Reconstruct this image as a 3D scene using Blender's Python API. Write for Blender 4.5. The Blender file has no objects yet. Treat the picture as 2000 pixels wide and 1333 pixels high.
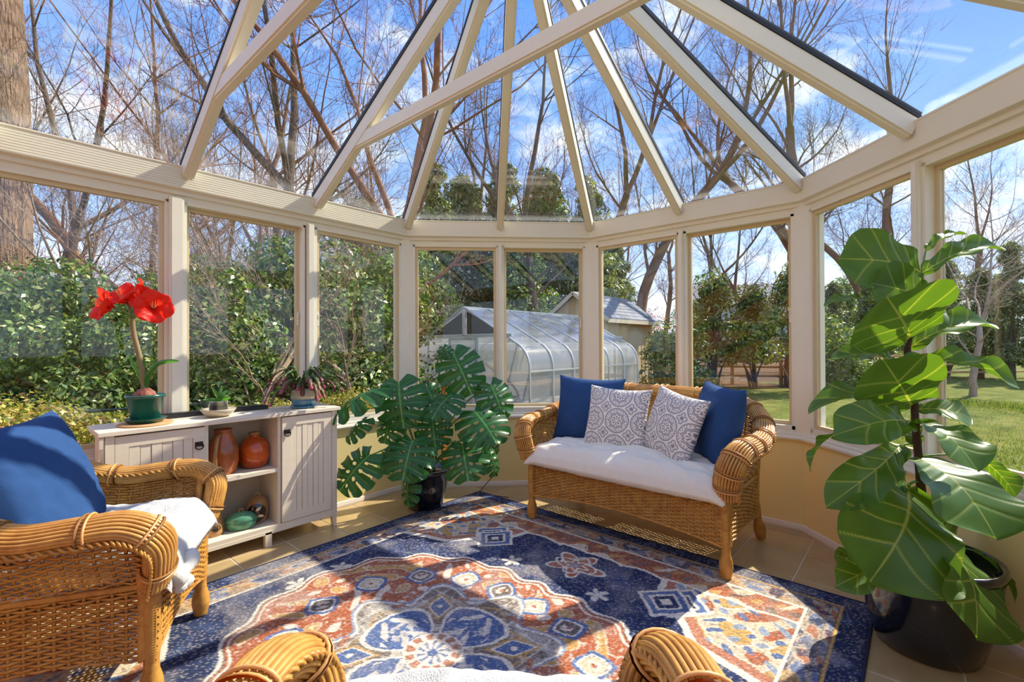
import bpy, bmesh, math, random
import numpy as np
from mathutils import Vector, Matrix
scene = bpy.context.scene
COL = scene.collection
PI = math.pi
# ---------------------------------------------------------------- camera
FPX = 907.8
CAM = np.array([3.363, -2.458, 1.25])
YAW, PITCH, ROLL = math.radians(41.13), math.radians(0.37), math.radians(-0.22)
cam = bpy.data.cameras.new('camera'); cam.sensor_width = 36.0; cam.lens = FPX * 36.0 / 2000.0
cam.clip_start = 0.02; cam.clip_end = 500
cam_o = bpy.data.objects.new('camera', cam); COL.objects.link(cam_o)
FW = np.array([-math.sin(YAW)*math.cos(PITCH), math.cos(YAW)*math.cos(PITCH), math.sin(PITCH)])
R0 = np.array([math.cos(YAW), math.sin(YAW), 0.0]); U0 = np.cross(R0, FW)
RT = math.cos(ROLL)*R0 + math.sin(ROLL)*U0
UP = -math.sin(ROLL)*R0 + math.cos(ROLL)*U0
mw = Matrix.Identity(4)
for i in range(3):
    mw[i][0], mw[i][1], mw[i][2], mw[i][3] = RT[i], UP[i], -FW[i], CAM[i]
cam_o.matrix_world = mw
scene.camera = cam_o
# ---------------------------------------------------------------- light
EXPOSURE = 0.6
SUN_STRENGTH = 6.2
SKY_STRENGTH = 1.12
scene.view_settings.view_transform = 'Standard'; scene.view_settings.look = 'None'
scene.view_settings.exposure = EXPOSURE; scene.view_settings.gamma = 1.0
scene.view_settings.use_curve_mapping = False
def L(r, g, b):
    def f(c):
        c /= 255.0
        return c/12.92 if c <= 0.04045 else ((c+0.055)/1.055)**2.4
    return (f(r), f(g), f(b))
SUN = Vector((0.31, 1.0, 1.0)).normalized()
sl = bpy.data.lights.new('sun', 'SUN'); sl.energy = SUN_STRENGTH; sl.angle = math.radians(0.53); sl.color = (1.0, 0.92, 0.77)
so = bpy.data.objects.new('sun', sl); COL.objects.link(so); so.rotation_euler = SUN.to_track_quat('Z', 'Y').to_euler(); so.location = (5, 15, 20)
world = bpy.data.worlds.new('sky'); scene.world = world; world.use_nodes = True
nt = world.node_tree; nt.nodes.clear(); N = nt.nodes.new; LK = nt.links.new
wo = N('ShaderNodeOutputWorld'); bg = N('ShaderNodeBackground'); tc = N('ShaderNodeTexCoord')
sx = N('ShaderNodeSeparateXYZ'); LK(tc.outputs['Generated'], sx.inputs[0])
mr = N('ShaderNodeMapRange'); mr.inputs['From Min'].default_value = 0.0; mr.inputs['From Max'].default_value = 0.6; LK(sx.outputs['Z'], mr.inputs['Value'])
rp = N('ShaderNodeValToRGB'); LK(mr.outputs[0], rp.inputs[0])
rp.color_ramp.elements[0].color = (*L(220, 230, 244), 1); rp.color_ramp.elements[1].color = (*L(98, 148, 232), 1)
e = rp.color_ramp.elements.new(0.4); e.color = (*L(150, 187, 243), 1)
mp = N('ShaderNodeMapping'); mp.inputs['Scale'].default_value = (2.2, 2.2, 4.5); LK(tc.outputs['Generated'], mp.inputs[0])
no = N('ShaderNodeTexNoise'); no.inputs['Scale'].default_value = 1.9; no.inputs['Detail'].default_value = 9; no.inputs['Roughness'].default_value = 0.62; LK(mp.outputs[0], no.inputs['Vector'])
cr = N('ShaderNodeValToRGB'); cr.color_ramp.elements[0].position = 0.47; cr.color_ramp.elements[0].color = (0, 0, 0, 1); cr.color_ramp.elements[1].position = 0.66; cr.color_ramp.elements[1].color = (1, 1, 1, 1); LK(no.outputs[0], cr.inputs[0])
mx = N('ShaderNodeMixRGB'); LK(cr.outputs[0], mx.inputs[0]); LK(rp.outputs[0], mx.inputs[1]); mx.inputs[2].default_value = (0.93, 0.94, 0.97, 1)
LK(mx.outputs[0], bg.inputs[0]); bg.inputs[1].default_value = SKY_STRENGTH; LK(bg.outputs[0], wo.inputs[0])
# ---------------------------------------------------------------- helpers
def at(px, d, z=None):
    "plan position at a bearing given as an image column, d metres ahead of the camera"
    p = CAM + FW*d + RT*((px-1000.0)/FPX*d)
    return Vector((p[0], p[1], p[2] if z is None else z))
def pp(px, py, d):
    p = CAM + FW*d + RT*((px-1000.0)/FPX*d) - UP*((py-666.5)/FPX*d)
    return Vector(p)
def camdir(right, up, toward):
    v = RT*right + np.array([0, 0, 1.0])*up - FW*toward
    return Vector(v).normalized()
class MB:
    def __init__(s): s.v = []; s.f = []; s.n = 0
    def add(s, v, f):
        v = np.asarray(v, dtype=np.float64).reshape(-1, 3)
        s.v.append(v); n = s.n
        s.f.extend([tuple(i+n for i in q) for q in f]); s.n += len(v)
    def box(s, c, d, rz=0.0):
        x, y, z = [q/2 for q in d]
        v = np.array([(a*x, b*y, e*z) for e in (-1, 1) for b in (-1, 1) for a in (-1, 1)])
        if rz:
            cs, sn = math.cos(rz), math.sin(rz); v = np.stack([v[:, 0]*cs-v[:, 1]*sn, v[:, 0]*sn+v[:, 1]*cs, v[:, 2]], 1)
        s.add(v+np.array(c), [(0, 2, 3, 1), (4, 5, 7, 6), (0, 1, 5, 4), (2, 6, 7, 3), (0, 4, 6, 2), (1, 3, 7, 5)])
    def beam(s, p0, p1, w, h, up=(0, 0, 1), off=0.0):
        p0 = np.array(p0, float); p1 = np.array(p1, float); t = p1-p0; t /= np.linalg.norm(t)
        a = np.cross(t, np.array(up, float)); a /= np.linalg.norm(a); b = np.cross(a, t)
        v = []
        for p in (p0, p1):
            for (i, j) in ((-1, -1), (1, -1), (1, 1), (-1, 1)):
                v.append(p+a*i*w/2+b*(j*h/2+off))
        s.add(v, [(0, 1, 2, 3), (7, 6, 5, 4), (0, 4, 5, 1), (1, 5, 6, 2), (2, 6, 7, 3), (3, 7, 4, 0)])
    def tube(s, pts, r, n=6, cap=True, flat=1.0, ref=None):
        P = np.array([tuple(p) for p in pts], float); m = len(P)
        rr = np.full(m, r) if np.isscalar(r) else np.array(r, float)
        T = np.gradient(P, axis=0); T /= (np.linalg.norm(T, axis=1, keepdims=True)+1e-12)
        if ref is None: ref = (0, 0, 1) if abs(T[0, 2]) < 0.9 else (1, 0, 0)
        a = np.cross(T[0], np.array(ref, float)); a /= np.linalg.norm(a)
        A = np.zeros_like(P)
        for i in range(m):
            a = a-T[i]*np.dot(a, T[i]); a /= (np.linalg.norm(a)+1e-12); A[i] = a
        B = np.cross(T, A)
        ang = np.arange(n)*2*PI/n
        V = P[:, None, :]+rr[:, None, None]*(np.cos(ang)[None, :, None]*A[:, None, :]+flat*np.sin(ang)[None, :, None]*B[:, None, :])
        f = []
        for i in range(m-1):
            for j in range(n):
                k = (j+1) % n
                f.append((i*n+j, i*n+k, (i+1)*n+k, (i+1)*n+j))
        if cap: f.append(tuple(range(n-1, -1, -1))); f.append(tuple((m-1)*n+j for j in range(n)))
        s.add(V.reshape(-1, 3), f)
    def lathe(s, prof, n=24, c=(0, 0, 0), sq=1.0):
        m = len(prof); ang = np.arange(n)*2*PI/n; v = []
        for (r, z) in prof:
            v.append(np.stack([r*np.cos(ang), r*np.sin(ang)*sq, np.full(n, z)], 1))
        v = np.concatenate(v)+np.array(c)
        f = [(i*n+j, i*n+(j+1) % n, (i+1)*n+(j+1) % n, (i+1)*n+j) for i in range(m-1) for j in range(n)]
        if prof[0][0] > 1e-4: f.append(tuple(range(n-1, -1, -1)))
        if prof[-1][0] > 1e-4: f.append(tuple((m-1)*n+j for j in range(n)))
        s.add(v, f)
    def grid(s, P, cu=False, cv=False):
        P = np.asarray(P); a, b = P.shape[:2]; f = []
        for i in range(a if cu else a-1):
            for j in range(b if cv else b-1):
                i2, j2 = (i+1) % a, (j+1) % b
                f.append((i*b+j, i2*b+j, i2*b+j2, i*b+j2))
        s.add(P.reshape(-1, 3), f)
    def mesh(s, name, mat, smooth=False):
        me = bpy.data.meshes.new(name)
        V = np.concatenate(s.v) if s.v else np.zeros((0, 3))
        me.from_pydata(V.tolist(), [], s.f)
        if mat: me.materials.append(mat)
        if smooth: me.polygons.foreach_set('use_smooth', [True]*len(me.polygons))
        me.update(); return me
    def build(s, name, mat, parent=None, smooth=False, loc=None, rz=0.0, **kw):
        return obj(name, s.mesh(name, mat, smooth), parent, loc, rz, **kw)
def obj(name, me, parent=None, loc=None, rz=0.0, **kw):
    o = bpy.data.objects.new(name, me); COL.objects.link(o)
    if loc is not None: o.location = loc
    if rz: o.rotation_euler = (0, 0, rz)
    if parent: o.parent = parent
    for k, v in kw.items():
        if v is not None: o[k] = v
    return o
def empty(name, loc=(0, 0, 0), rz=0.0, **kw): return obj(name, None, None, loc, rz, **kw)
def recalc(o):
    bm = bmesh.new(); bm.from_mesh(o.data); bmesh.ops.recalc_face_normals(bm, faces=bm.faces[:]); bm.to_mesh(o.data); bm.free()
def copy_tree(o, parent=None):
    c = o.copy(); COL.objects.link(c); c.parent = parent
    for ch in [x for x in bpy.data.objects if x.parent == o]: copy_tree(ch, c)
    return c
def setcol(me, cols):
    a = me.color_attributes.new('Col', 'FLOAT_COLOR', 'POINT')
    c = np.ones((len(me.vertices), 4), np.float32); c[:, :3] = cols
    a.data.foreach_set('color', c.ravel())
def fastmesh(name, V, F, mat, cols=None, smooth=False):
    "V (n,3), F (m,k) with k constant"
    V = np.asarray(V, np.float32); F = np.asarray(F, np.int32); k = F.shape[1]
    me = bpy.data.meshes.new(name)
    me.vertices.add(len(V)); me.vertices.foreach_set('co', V.ravel())
    me.loops.add(F.size); me.loops.foreach_set('vertex_index', F.ravel())
    me.polygons.add(len(F)); me.polygons.foreach_set('loop_start', np.arange(0, F.size, k, dtype=np.int32))
    me.polygons.foreach_set('loop_total', np.full(len(F), k, np.int32))
    if smooth: me.polygons.foreach_set('use_smooth', np.ones(len(F), bool))
    me.update(calc_edges=True); me.validate()
    if mat: me.materials.append(mat)
    if cols is not None: setcol(me, cols)
    return me
def spline(pts, n):
    "Catmull-Rom through pts, n samples"
    P = np.array([tuple(p) for p in pts], float); P = np.vstack([2*P[0]-P[1], P, 2*P[-1]-P[-2]])
    m = len(P)-3; out = []
    for t in np.linspace(0, m-1e-9, n):
        i = int(t); u = t-i; a, b, c, d = P[i:i+4]
        out.append(0.5*((2*b)+(-a+c)*u+(2*a-5*b+4*c-d)*u*u+(-a+3*b-3*c+d)*u**3))
    return np.array(out)
# ---------------------------------------------------------------- materials
MATS = {}
def mat(name, rgb=(128, 128, 128), rough=0.5, spec=0.5, metal=0.0, var=0.0, vs=6.0, bump=0.0, bs=60.0, attr=False, trans=0.0, tcol=None, coat=0.0, rgb2=None, stretch=(1, 1, 1), wave=None, objvar=0.0, bd=0.01):
    if name in MATS: return MATS[name]
    m = bpy.data.materials.new(name); m.use_nodes = True; t = m.node_tree; nd = t.nodes; ln = t.links
    b = nd['Principled BSDF']; out = nd['Material Output']
    b.inputs['Roughness'].default_value = rough; b.inputs['Metallic'].default_value = metal; b.inputs['Specular IOR Level'].default_value = spec
    b.inputs['Coat Weight'].default_value = coat; b.inputs['Coat Roughness'].default_value = 0.08
    c = (*L(*rgb), 1); src = None
    tcn = nd.new('ShaderNodeTexCoord'); mpn = nd.new('ShaderNodeMapping'); mpn.inputs['Scale'].default_value = stretch; ln.new(tcn.outputs['Object'], mpn.inputs[0])
    if attr:
        a = nd.new('ShaderNodeVertexColor'); a.layer_name = 'Col'; src = a.outputs[0]
    if rgb2 is not None or var > 0:
        no = nd.new('ShaderNodeTexNoise'); no.inputs['Scale'].default_value = vs; no.inputs['Detail'].default_value = 5; no.inputs['Roughness'].default_value = 0.6
        ln.new(mpn.outputs[0], no.inputs['Vector'])
        if rgb2 is not None:
            rm = nd.new('ShaderNodeValToRGB'); rm.color_ramp.elements[0].position = 0.35; rm.color_ramp.elements[1].position = 0.65
            rm.color_ramp.elements[0].color = c; rm.color_ramp.elements[1].color = (*L(*rgb2), 1); ln.new(no.outputs[0], rm.inputs[0]); src = rm.outputs[0]
        if var > 0:
            mrn = nd.new('ShaderNodeMapRange'); mrn.inputs['From Min'].default_value = 0.25; mrn.inputs['From Max'].default_value = 0.75
            mrn.inputs['To Min'].default_value = 1-var; mrn.inputs['To Max'].default_value = 1+var; ln.new(no.outputs[0], mrn.inputs['Value'])
            mm = nd.new('ShaderNodeMixRGB'); mm.blend_type = 'MULTIPLY'; mm.inputs[0].default_value = 1
            if src is not None: ln.new(src, mm.inputs[1])
            else: mm.inputs[1].default_value = c
            ln.new(mrn.outputs[0], mm.inputs[2]); src = mm.outputs[0]
    if objvar > 0:
        oi = nd.new('ShaderNodeObjectInfo'); mo = nd.new('ShaderNodeMapRange'); mo.inputs['To Min'].default_value = 1-objvar; mo.inputs['To Max'].default_value = 1+objvar
        ln.new(oi.outputs['Random'], mo.inputs['Value']); m3 = nd.new('ShaderNodeMixRGB'); m3.blend_type = 'MULTIPLY'; m3.inputs[0].default_value = 1
        if src is not None: ln.new(src, m3.inputs[1])
        else: m3.inputs[1].default_value = c
        ln.new(mo.outputs[0], m3.inputs[2]); src = m3.outputs[0]
    if src is not None: ln.new(src, b.inputs['Base Color'])
    else: b.inputs['Base Color'].default_value = c
    if bump > 0:
        n2 = nd.new('ShaderNodeTexNoise'); n2.inputs['Scale'].default_value = bs; n2.inputs['Detail'].default_value = 4; ln.new(mpn.outputs[0], n2.inputs['Vector'])
        bp = nd.new('ShaderNodeBump'); bp.inputs['Strength'].default_value = bump; bp.inputs['Distance'].default_value = bd
        h = n2.outputs[0]
        if wave:
            w = nd.new('ShaderNodeTexWave'); w.inputs['Scale'].default_value = wave; w.inputs['Distortion'].default_value = 2; ln.new(mpn.outputs[0], w.inputs['Vector']); h = w.outputs[0]
        ln.new(h, bp.inputs['Height']); ln.new(bp.outputs[0], b.inputs['Normal'])
    if trans > 0:
        tr = nd.new('ShaderNodeBsdfTranslucent'); ms = nd.new('ShaderNodeMixShader'); ms.inputs[0].default_value = trans
        if tcol is not None:
            if src is not None and attr:
                m2 = nd.new('ShaderNodeMixRGB'); m2.blend_type = 'MULTIPLY'; m2.inputs[0].default_value = 1; ln.new(src, m2.inputs[1]); m2.inputs[2].default_value = (*tcol, 1); ln.new(m2.outputs[0], tr.inputs[0])
            else: tr.inputs[0].default_value = (*tcol, 1)
        elif src is not None: ln.new(src, tr.inputs[0])
        else: tr.inputs[0].default_value = c
        ln.new(b.outputs[0], ms.inputs[1]); ln.new(tr.outputs[0], ms.inputs[2]); ln.new(ms.outputs[0], out.inputs[0])
    MATS[name] = m; return m
def glass(name, tint=(0.97, 0.985, 0.98), f0=0.05, rough=0.0, frost=0.0):
    if name in MATS: return MATS[name]
    m = bpy.data.materials.new(name); m.use_nodes = True; t = m.node_tree; nd = t.nodes; ln = t.links; nd.clear()
    out = nd.new('ShaderNodeOutputMaterial'); tr = nd.new('ShaderNodeBsdfTransparent'); tr.inputs[0].default_value = (*tint, 1)
    gl = nd.new('ShaderNodeBsdfGlossy'); gl.inputs['Roughness'].default_value = rough
    lw = nd.new('ShaderNodeLayerWeight'); lw.inputs[0].default_value = 0.5
    pw = nd.new('ShaderNodeMath'); pw.operation = 'POWER'; pw.inputs[1].default_value = 5; ln.new(lw.outputs['Facing'], pw.inputs[0])
    ma = nd.new('ShaderNodeMath'); ma.operation = 'MULTIPLY_ADD'; ma.inputs[1].default_value = 1-f0; ma.inputs[2].default_value = f0; ln.new(pw.outputs[0], ma.inputs[0])
    ms = nd.new('ShaderNodeMixShader'); ln.new(ma.outputs[0], ms.inputs[0]); base = tr.outputs[0]
    if frost > 0:
        tl = nd.new('ShaderNodeBsdfTranslucent'); tl.inputs[0].default_value = (0.82, 0.85, 0.84, 1); df = nd.new('ShaderNodeBsdfDiffuse'); df.inputs[0].default_value = (0.75, 0.77, 0.77, 1)
        m1 = nd.new('ShaderNodeMixShader'); m1.inputs[0].default_value = 0.5; ln.new(tl.outputs[0], m1.inputs[1]); ln.new(df.outputs[0], m1.inputs[2])
        m2 = nd.new('ShaderNodeMixShader'); m2.inputs[0].default_value = frost; ln.new(tr.outputs[0], m2.inputs[1]); ln.new(m1.outputs[0], m2.inputs[2]); base = m2.outputs[0]
    ln.new(base, ms.inputs[1]); ln.new(gl.outputs[0], ms.inputs[2]); ln.new(ms.outputs[0], out.inputs[0])
    MATS[name] = m; return m
scene.cycles.transparent_max_bounces = 24
FRAME = mat('cream_aluminium', (227, 221, 203), 0.42, 0.5, var=0.03, vs=3)
FRAME_IN = mat('beige_sash', (205, 186, 146), 0.45, var=0.04)
GASKET = mat('black_gasket', (28, 26, 26), 0.5)
WALLM = mat('cream_wall_paint', (238, 218, 154), 0.6, 0.3, var=0.025, vs=2.5, bump=0.03, bs=120)
BASEM = mat('white_painted_trim', (226, 216, 204), 0.5, var=0.03)
TILEM = mat('tan_ceramic_tile', (190, 164, 118), 0.3, 0.5, rgb2=(166, 140, 98), vs=4, bump=0.04, bs=30, var=0.10, objvar=0.06)
GROUT = mat('pale_grout', (216, 200, 176), 0.85)
GLASS = glass('window_glass', (.985, .99, .988), .028); ROOFG = glass('roof_glass', (0.972, 0.985, 0.99), 0.085)
# ================================================================ THE ROOM
S = 1.63; CC = S/math.sqrt(2); W = S+2*CC
A2 = (0, 0); B2 = (CC, CC); C2 = (CC+S, CC); D2 = (W, 0); YB = -4.3
SEG = [((0, YB), A2, 0, 1, 'left'), (A2, B2, 1, 1, 'back_left'), (B2, C2, 1, 1, 'back'), (C2, D2, 1, 1, 'back_right'), (D2, (W, YB), 1, 0, 'right')]
TM = math.tan(PI/8)
def prism(mb, P, Q, prof, mP=1, mQ=1):
    P = np.array(P, float); Q = np.array(Q, float); t = (Q-P)/np.linalg.norm(Q-P); n = np.array([t[1], -t[0]])
    k = len(prof); v = []
    for (d, z) in prof: q = P+t*d*TM*mP+n*d; v.append((q[0], q[1], z))
    for (d, z) in prof: q = Q-t*d*TM*mQ+n*d; v.append((q[0], q[1], z))
    f = [tuple(range(k)), tuple(range(2*k-1, k-1, -1))]+[(i, k+i, k+(i+1) % k, (i+1) % k) for i in range(k)]
    mb.add(v, f)
HT, HL, HS = 2.334, 2.197, 0.598
# floor
fl = MB(); poly = [(0, YB), A2, B2, C2, D2, (W, YB)]
o8 = 0.15
fl.add([(x, y, -0.003) for x, y in [(-o8, YB-o8), (-o8, o8*0.4), (CC-0.06, CC+o8), (CC+S+0.06, CC+o8), (W+o8, o8*0.4), (W+o8, YB-o8)]]+[(x, y, -0.2) for x, y in [(-o8, YB-o8), (-o8, o8*0.4), (CC-0.06, CC+o8), (CC+S+0.06, CC+o8), (W+o8, o8*0.4), (W+o8, YB-o8)]],
       [(0, 1, 2, 3, 4, 5), (11, 10, 9, 8, 7, 6)]+[(i, i+6, (i+1) % 6+6, (i+1) % 6) for i in range(6)])
floor = fl.build('floor', GROUT, kind='structure'); recalc(floor)
def clip(pg, a, b, c):   # keep a*x+b*y<=c
    out = []
    for i in range(len(pg)):
        p, q = pg[i], pg[(i+1) % len(pg)]; fp = a*p[0]+b*p[1]-c; fq = a*q[0]+b*q[1]-c
        if fp <= 0: out.append(p)
        if fp*fq < 0: u = fp/(fp-fq); out.append((p[0]+(q[0]-p[0])*u, p[1]+(q[1]-p[1])*u))
    return out
TS = 0.3155; g = 0.0035; tile_full = None
for i in range(-9, 6):
    for j in range(-18, 4):
        x0, y0 = 2.54+i*TS, 0.72+j*TS
        pg = [(x0+g, y0+g), (x0+TS-g, y0+g), (x0+TS-g, y0+TS-g), (x0+g, y0+TS-g)]
        for (a, b, c) in ((-1, 0, 0), (0, 1, CC), (0, -1, -YB), (1, 0, W), (-1, 1, 0), (1, 1, W)):
            pg = clip(pg, a, b, c)
            if len(pg) < 3: break
        if len(pg) < 3: continue
        ar = 0.5*abs(sum(pg[k][0]*pg[(k+1) % len(pg)][1]-pg[(k+1) % len(pg)][0]*pg[k][1] for k in range(len(pg))))
        if ar < 1e-4: continue
        cx, cy = x0+TS/2, y0+TS/2
        if len(pg) == 4 and ar > (TS-2*g)**2*0.999:
            if tile_full is None:
                t = MB(); h = TS/2-g
                t.add([(-h, -h, -.01), (h, -h, -.01), (h, h, -.01), (-h, h, -.01), (-h, -h, -.0015), (h, -h, -.0015), (h, h, -.0015), (-h, h, -.0015), (-h+.003, -h+.003, 0), (h-.003, -h+.003, 0), (h-.003, h-.003, 0), (-h+.003, h-.003, 0)],
                      [(0, 1, 5, 4), (1, 2, 6, 5), (2, 3, 7, 6), (3, 0, 4, 7), (4, 5, 9, 8), (5, 6, 10, 9), (6, 7, 11, 10), (7, 4, 8, 11), (8, 9, 10, 11)])
                tile_full = t.mesh('tile', TILEM)
            obj('tile', tile_full, floor, (cx, cy, 0))
        else:
            t = MB(); n = len(pg)
            t.add([(p[0]-cx, p[1]-cy, -0.01) for p in pg]+[(p[0]-cx, p[1]-cy, 0) for p in pg], [tuple(range(n, 2*n))]+[(k, (k+1) % n, n+(k+1) % n, n+k) for k in range(n)])
            t.build('tile', TILEM, floor, loc=(cx, cy, 0))
# walls, baseboards, sills, headers
trim_n = 0
for (P, Q, mP, mQ, nm) in SEG:
    m = MB(); prism(m, P, Q, [(0, 0), (0, HS), (-0.12, HS), (-0.12, -0.3), (0, -0.3)], mP, mQ)
    w = m.build('wall_'+nm, WALLM, kind='structure'); recalc(w)
    m = MB(); prism(m, P, Q, [(0.0, 0.0), (0.018, 0.0), (0.018, 0.012), (0.012, 0.035), (0.0, 0.038)], mP, mQ)
    o = m.build('baseboard_'+nm, BASEM, kind='structure'); recalc(o)
    trim_n += 1
    m = MB(); prism(m, P, Q, [(-0.12, HS), (0.022, HS), (0.026, HS+.012), (0.022, HS+.024), (0.004, HS+.026), (0.004, HS+.042), (-0.012, HS+.046), (-0.012, HS+.062), (-0.03, HS+.066), (-0.13, HS+.066)], mP, mQ)
    o = m.build('trim_%d' % trim_n, FRAME, kind='structure', label='stepped cream window sill along the %s knee wall' % nm.replace('_', ' ')); recalc(o)
    trim_n += 1
    prof = [(-0.12, 2.125), (-0.02, 2.125), (-0.02, 2.16), (-0.004, 2.165), (-0.004, HL-.006), (0.024, HL)]
    if nm == 'left':
        z = HL+.008
        while z < HT-.02: prof += [(0.026, z), (0.026, z+.009), (0.0235, z+.0105), (0.0235, z+.0125)]; z += .014
    prof += [(0.026, HT-.012), (0.03, HT-.008), (0.03, HT), (-0.12, HT-.02)]
    m = MB(); prism(m, P, Q, prof, mP, mQ)
    o = m.build('trim_%d' % trim_n, FRAME, kind='structure', label='cream eaves beam above the %s windows' % nm.replace('_', ' ')); recalc(o)
# corner posts
for (c, ang) in ((A2, 0), (B2, 1), (C2, 2), (D2, 3)):
    trim_n += 1
    bis = {0: (1, -.4142), 1: (.4142, -1), 2: (-.4142, -1), 3: (-1, -.4142)}[ang]
    bl = math.hypot(*bis); bis = (bis[0]/bl, bis[1]/bl); m = MB()
    m.box((c[0]-bis[0]*0.055, c[1]-bis[1]*0.055, 1.42), (0.115, 0.128, 1.56), math.atan2(bis[1], bis[0]))
    m.box((c[0]+bis[0]*0.006, c[1]+bis[1]*0.006, (HT+HL)/2), (0.05, 0.042, HT-HL), math.atan2(bis[1], bis[0]))
    m.build('trim_%d' % trim_n, FRAME, kind='structure', label='cream corner post between two window walls')
# windows
win_n = 0; Z0, Z1 = HS+0.064, 2.127
def window(P, Q, t0, t1, sash_in, latch):
    global win_n; win_n += 1
    P = np.array(P, float); Q = np.array(Q, float); t = (Q-P)/np.linalg.norm(Q-P); n = np.array([t[1], -t[0]]); mid = P+t*(t0+t1)/2; rz = math.atan2(t[1], t[0])
    w = empty('window_%d' % win_n, (mid[0], mid[1], Z0), rz, kind='structure'); hw = (t1-t0)/2; H = Z1-Z0
    # local x along the wall, local -y inward
    m = MB()
    for sx_ in (-1, 1): m.box((sx_*(hw-.011), 0.062, H/2), (.022, .09, H))
    m.box((0, 0.062, .012), (2*hw, .09, .024)); m.box((0, 0.062, H-.008), (2*hw, .09, .016))
    m.build('frame', FRAME, w)
    y = 0.045 if sash_in else 0.08; a = hw-.022; m = MB(); z0 = .024; z1 = H-.016
    for sx_ in (-1, 1): m.box((sx_*(a-.012), y, (z0+z1)/2), (.024, .026, z1-z0))
    m.box((0, y, z0+.013), (2*a-.048, .026, .026)); m.box((0, y, z1-.013), (2*a-.048, .026, .026))
    s_ = m.build('sash', FRAME_IN, w)
    m = MB(); a2 = a-.024
    m.box((0, y+.004, (z0+z1)/2), (2*a2, .006, z1-z0-.052)); m.build('pane', GLASS, w)
    if latch:
        m = MB(); m.box((latch*(a-.012), y-.017, .78), (.012, .008, .10)); m.box((latch*(a-.012), y-.024, .80), (.008, .010, .03)); m.build('latch', FRAME, w)
    return w
def post(P, Q, t0, wd, dep=0.10):
    global trim_n; trim_n += 1
    P = np.array(P, float); Q = np.array(Q, float); t = (Q-P)/np.linalg.norm(Q-P); n = np.array([t[1], -t[0]]); c = P+t*t0-n*(dep/2-.004)
    m = MB(); m.box((0, 0, 0), (wd, dep, Z1-Z0+.03)); m.box((0, -dep/2-.004, 0), (wd*.7, .008, Z1-Z0+.02))
    m.build('trim_%d' % trim_n, FRAME, loc=(c[0], c[1], (Z0+Z1)/2), rz=math.atan2(t[1], t[0]), kind='structure', label='cream mullion post between two windows')
LB = [0.05, 0.98, 1.80, 2.622, 3.444, 4.3-.045]
for i in range(5):
    window((0, YB), A2, LB[i]+(.035 if i else 0), LB[i+1]-(.035 if i < 4 else 0), i % 2 == 0, 0 if i < 3 else (-1 if i == 4 else 1))
    if i: post((0, YB), A2, LB[i], .076 if i != 4 else .05)
for k, (P, Q, mP, mQ, nm) in enumerate(SEG[1:4]):
    h = S/2; window(P, Q, .045, h-.012, True, 1 if k else 0); window(P, Q, h+.012, S-.045, False, 1)
    post(P, Q, h, .034, .07)
RB = [0.045, 0.9, 1.75, 2.6, 3.45, 4.25]
for i in range(5):
    window(D2, (W, YB), RB[i]+(.035 if i else 0), RB[i+1]-(.035 if i < 4 else 0), i % 2 == 0, 0)
    if i: post(D2, (W, YB), RB[i], .07)
# house wall behind
HSM = mat('orange_cedar_boards', (198, 118, 58), 0.55, rgb2=(160, 84, 38), vs=3, stretch=(1, 1, 12), var=0.1)
m = MB(); HZ = 3.43
m.add([(x, y, z) for y in (YB, YB-.2) for x, z in ((-.12, -.3), (W+.12, -.3), (W+.12, HT), (W/2, HZ+.1), (-.12, HT))], [(0, 1, 2, 3, 4), (9, 8, 7, 6, 5)]+[(i, i+5, (i+1) % 5+5, (i+1) % 5) for i in range(5)])
o = m.build('wall_house', HSM, kind='structure'); recalc(o)
# ---------------------------------------------------------------- glazed roof
ceil = empty('ceiling', (W/2, -S/2, HT), kind='structure')
HUB = np.array([W/2, -S/2, 3.40]); IN = np.array((W/2, -S/2, HT))
def E(x, y): return np.array([x, y, HT+.012])
eL = [E(0, -S/2), E(0, 0), E(CC/2, CC/2), E(CC, CC), E(CC+S/2, CC), E(CC+S, CC), E(W-CC/2, CC/2), E(W, 0), E(W, -S/2)]
GTH = 0.02
def rafter(p0, p1, w=.058, h=.085):
    m = MB(); m.beam(p0-IN, p1-IN, w, h, off=-h/2-.008); m.beam(p0-IN, p1-IN, w*.62, .012, off=-h-.012); r_ = m.build('rafter', FRAME, ceil)
    m = MB(); m.beam(p0-IN, p1-IN, w*1.16, .016, off=0.002); m.beam(p0-IN, p1-IN, w*0.9, .022, off=.02); m.build('gasket', GASKET, r_)
for p in eL: rafter(p, HUB+(p-HUB)*0.03)
ys = [-S/2, -S, -1.5*S, -2*S, -2.5*S+.02]
for y in ys[1:]:
    for x in (0, W): rafter(E(x, y), np.array([W/2, y, 3.40]))
def pane(pts):
    pts = [np.array(p)-IN for p in pts]; n = np.cross(pts[1]-pts[0], pts[2]-pts[0]); n /= np.linalg.norm(n)
    if n[2] < 0: n = -n
    k = len(pts); m = MB(); m.add([p+n*.004 for p in pts]+[p+n*.012 for p in pts], [tuple(range(k)), tuple(range(2*k-1, k-1, -1))]+[(i, (i+1) % k, k+(i+1) % k, k+i) for i in range(k)])
    o = m.build('roof_pane', ROOFG, ceil); recalc(o)
for i in range(8): pane([eL[i], eL[i+1], HUB])
yy = ys[:4]+[YB]
for i in range(4):
    for x in (0, W): pane([E(x, yy[i]), E(x, yy[i+1]), np.array([W/2, yy[i+1], 3.40]), np.array([W/2, yy[i], 3.40])])
m = MB(); m.beam(np.array([0, .02, 1.02]), np.array([0, YB+S/2, 1.02]), .09, .12); m.build('ridge_beam', FRAME, ceil)
m = MB(); m.lathe([(.0, -.09), (.09, -.07), (.11, 0), (.11, .06), (.02, .09), (0, .09)], 8, (0, 0, 1.03)); m.build('hub', FRAME, ceil)
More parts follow.
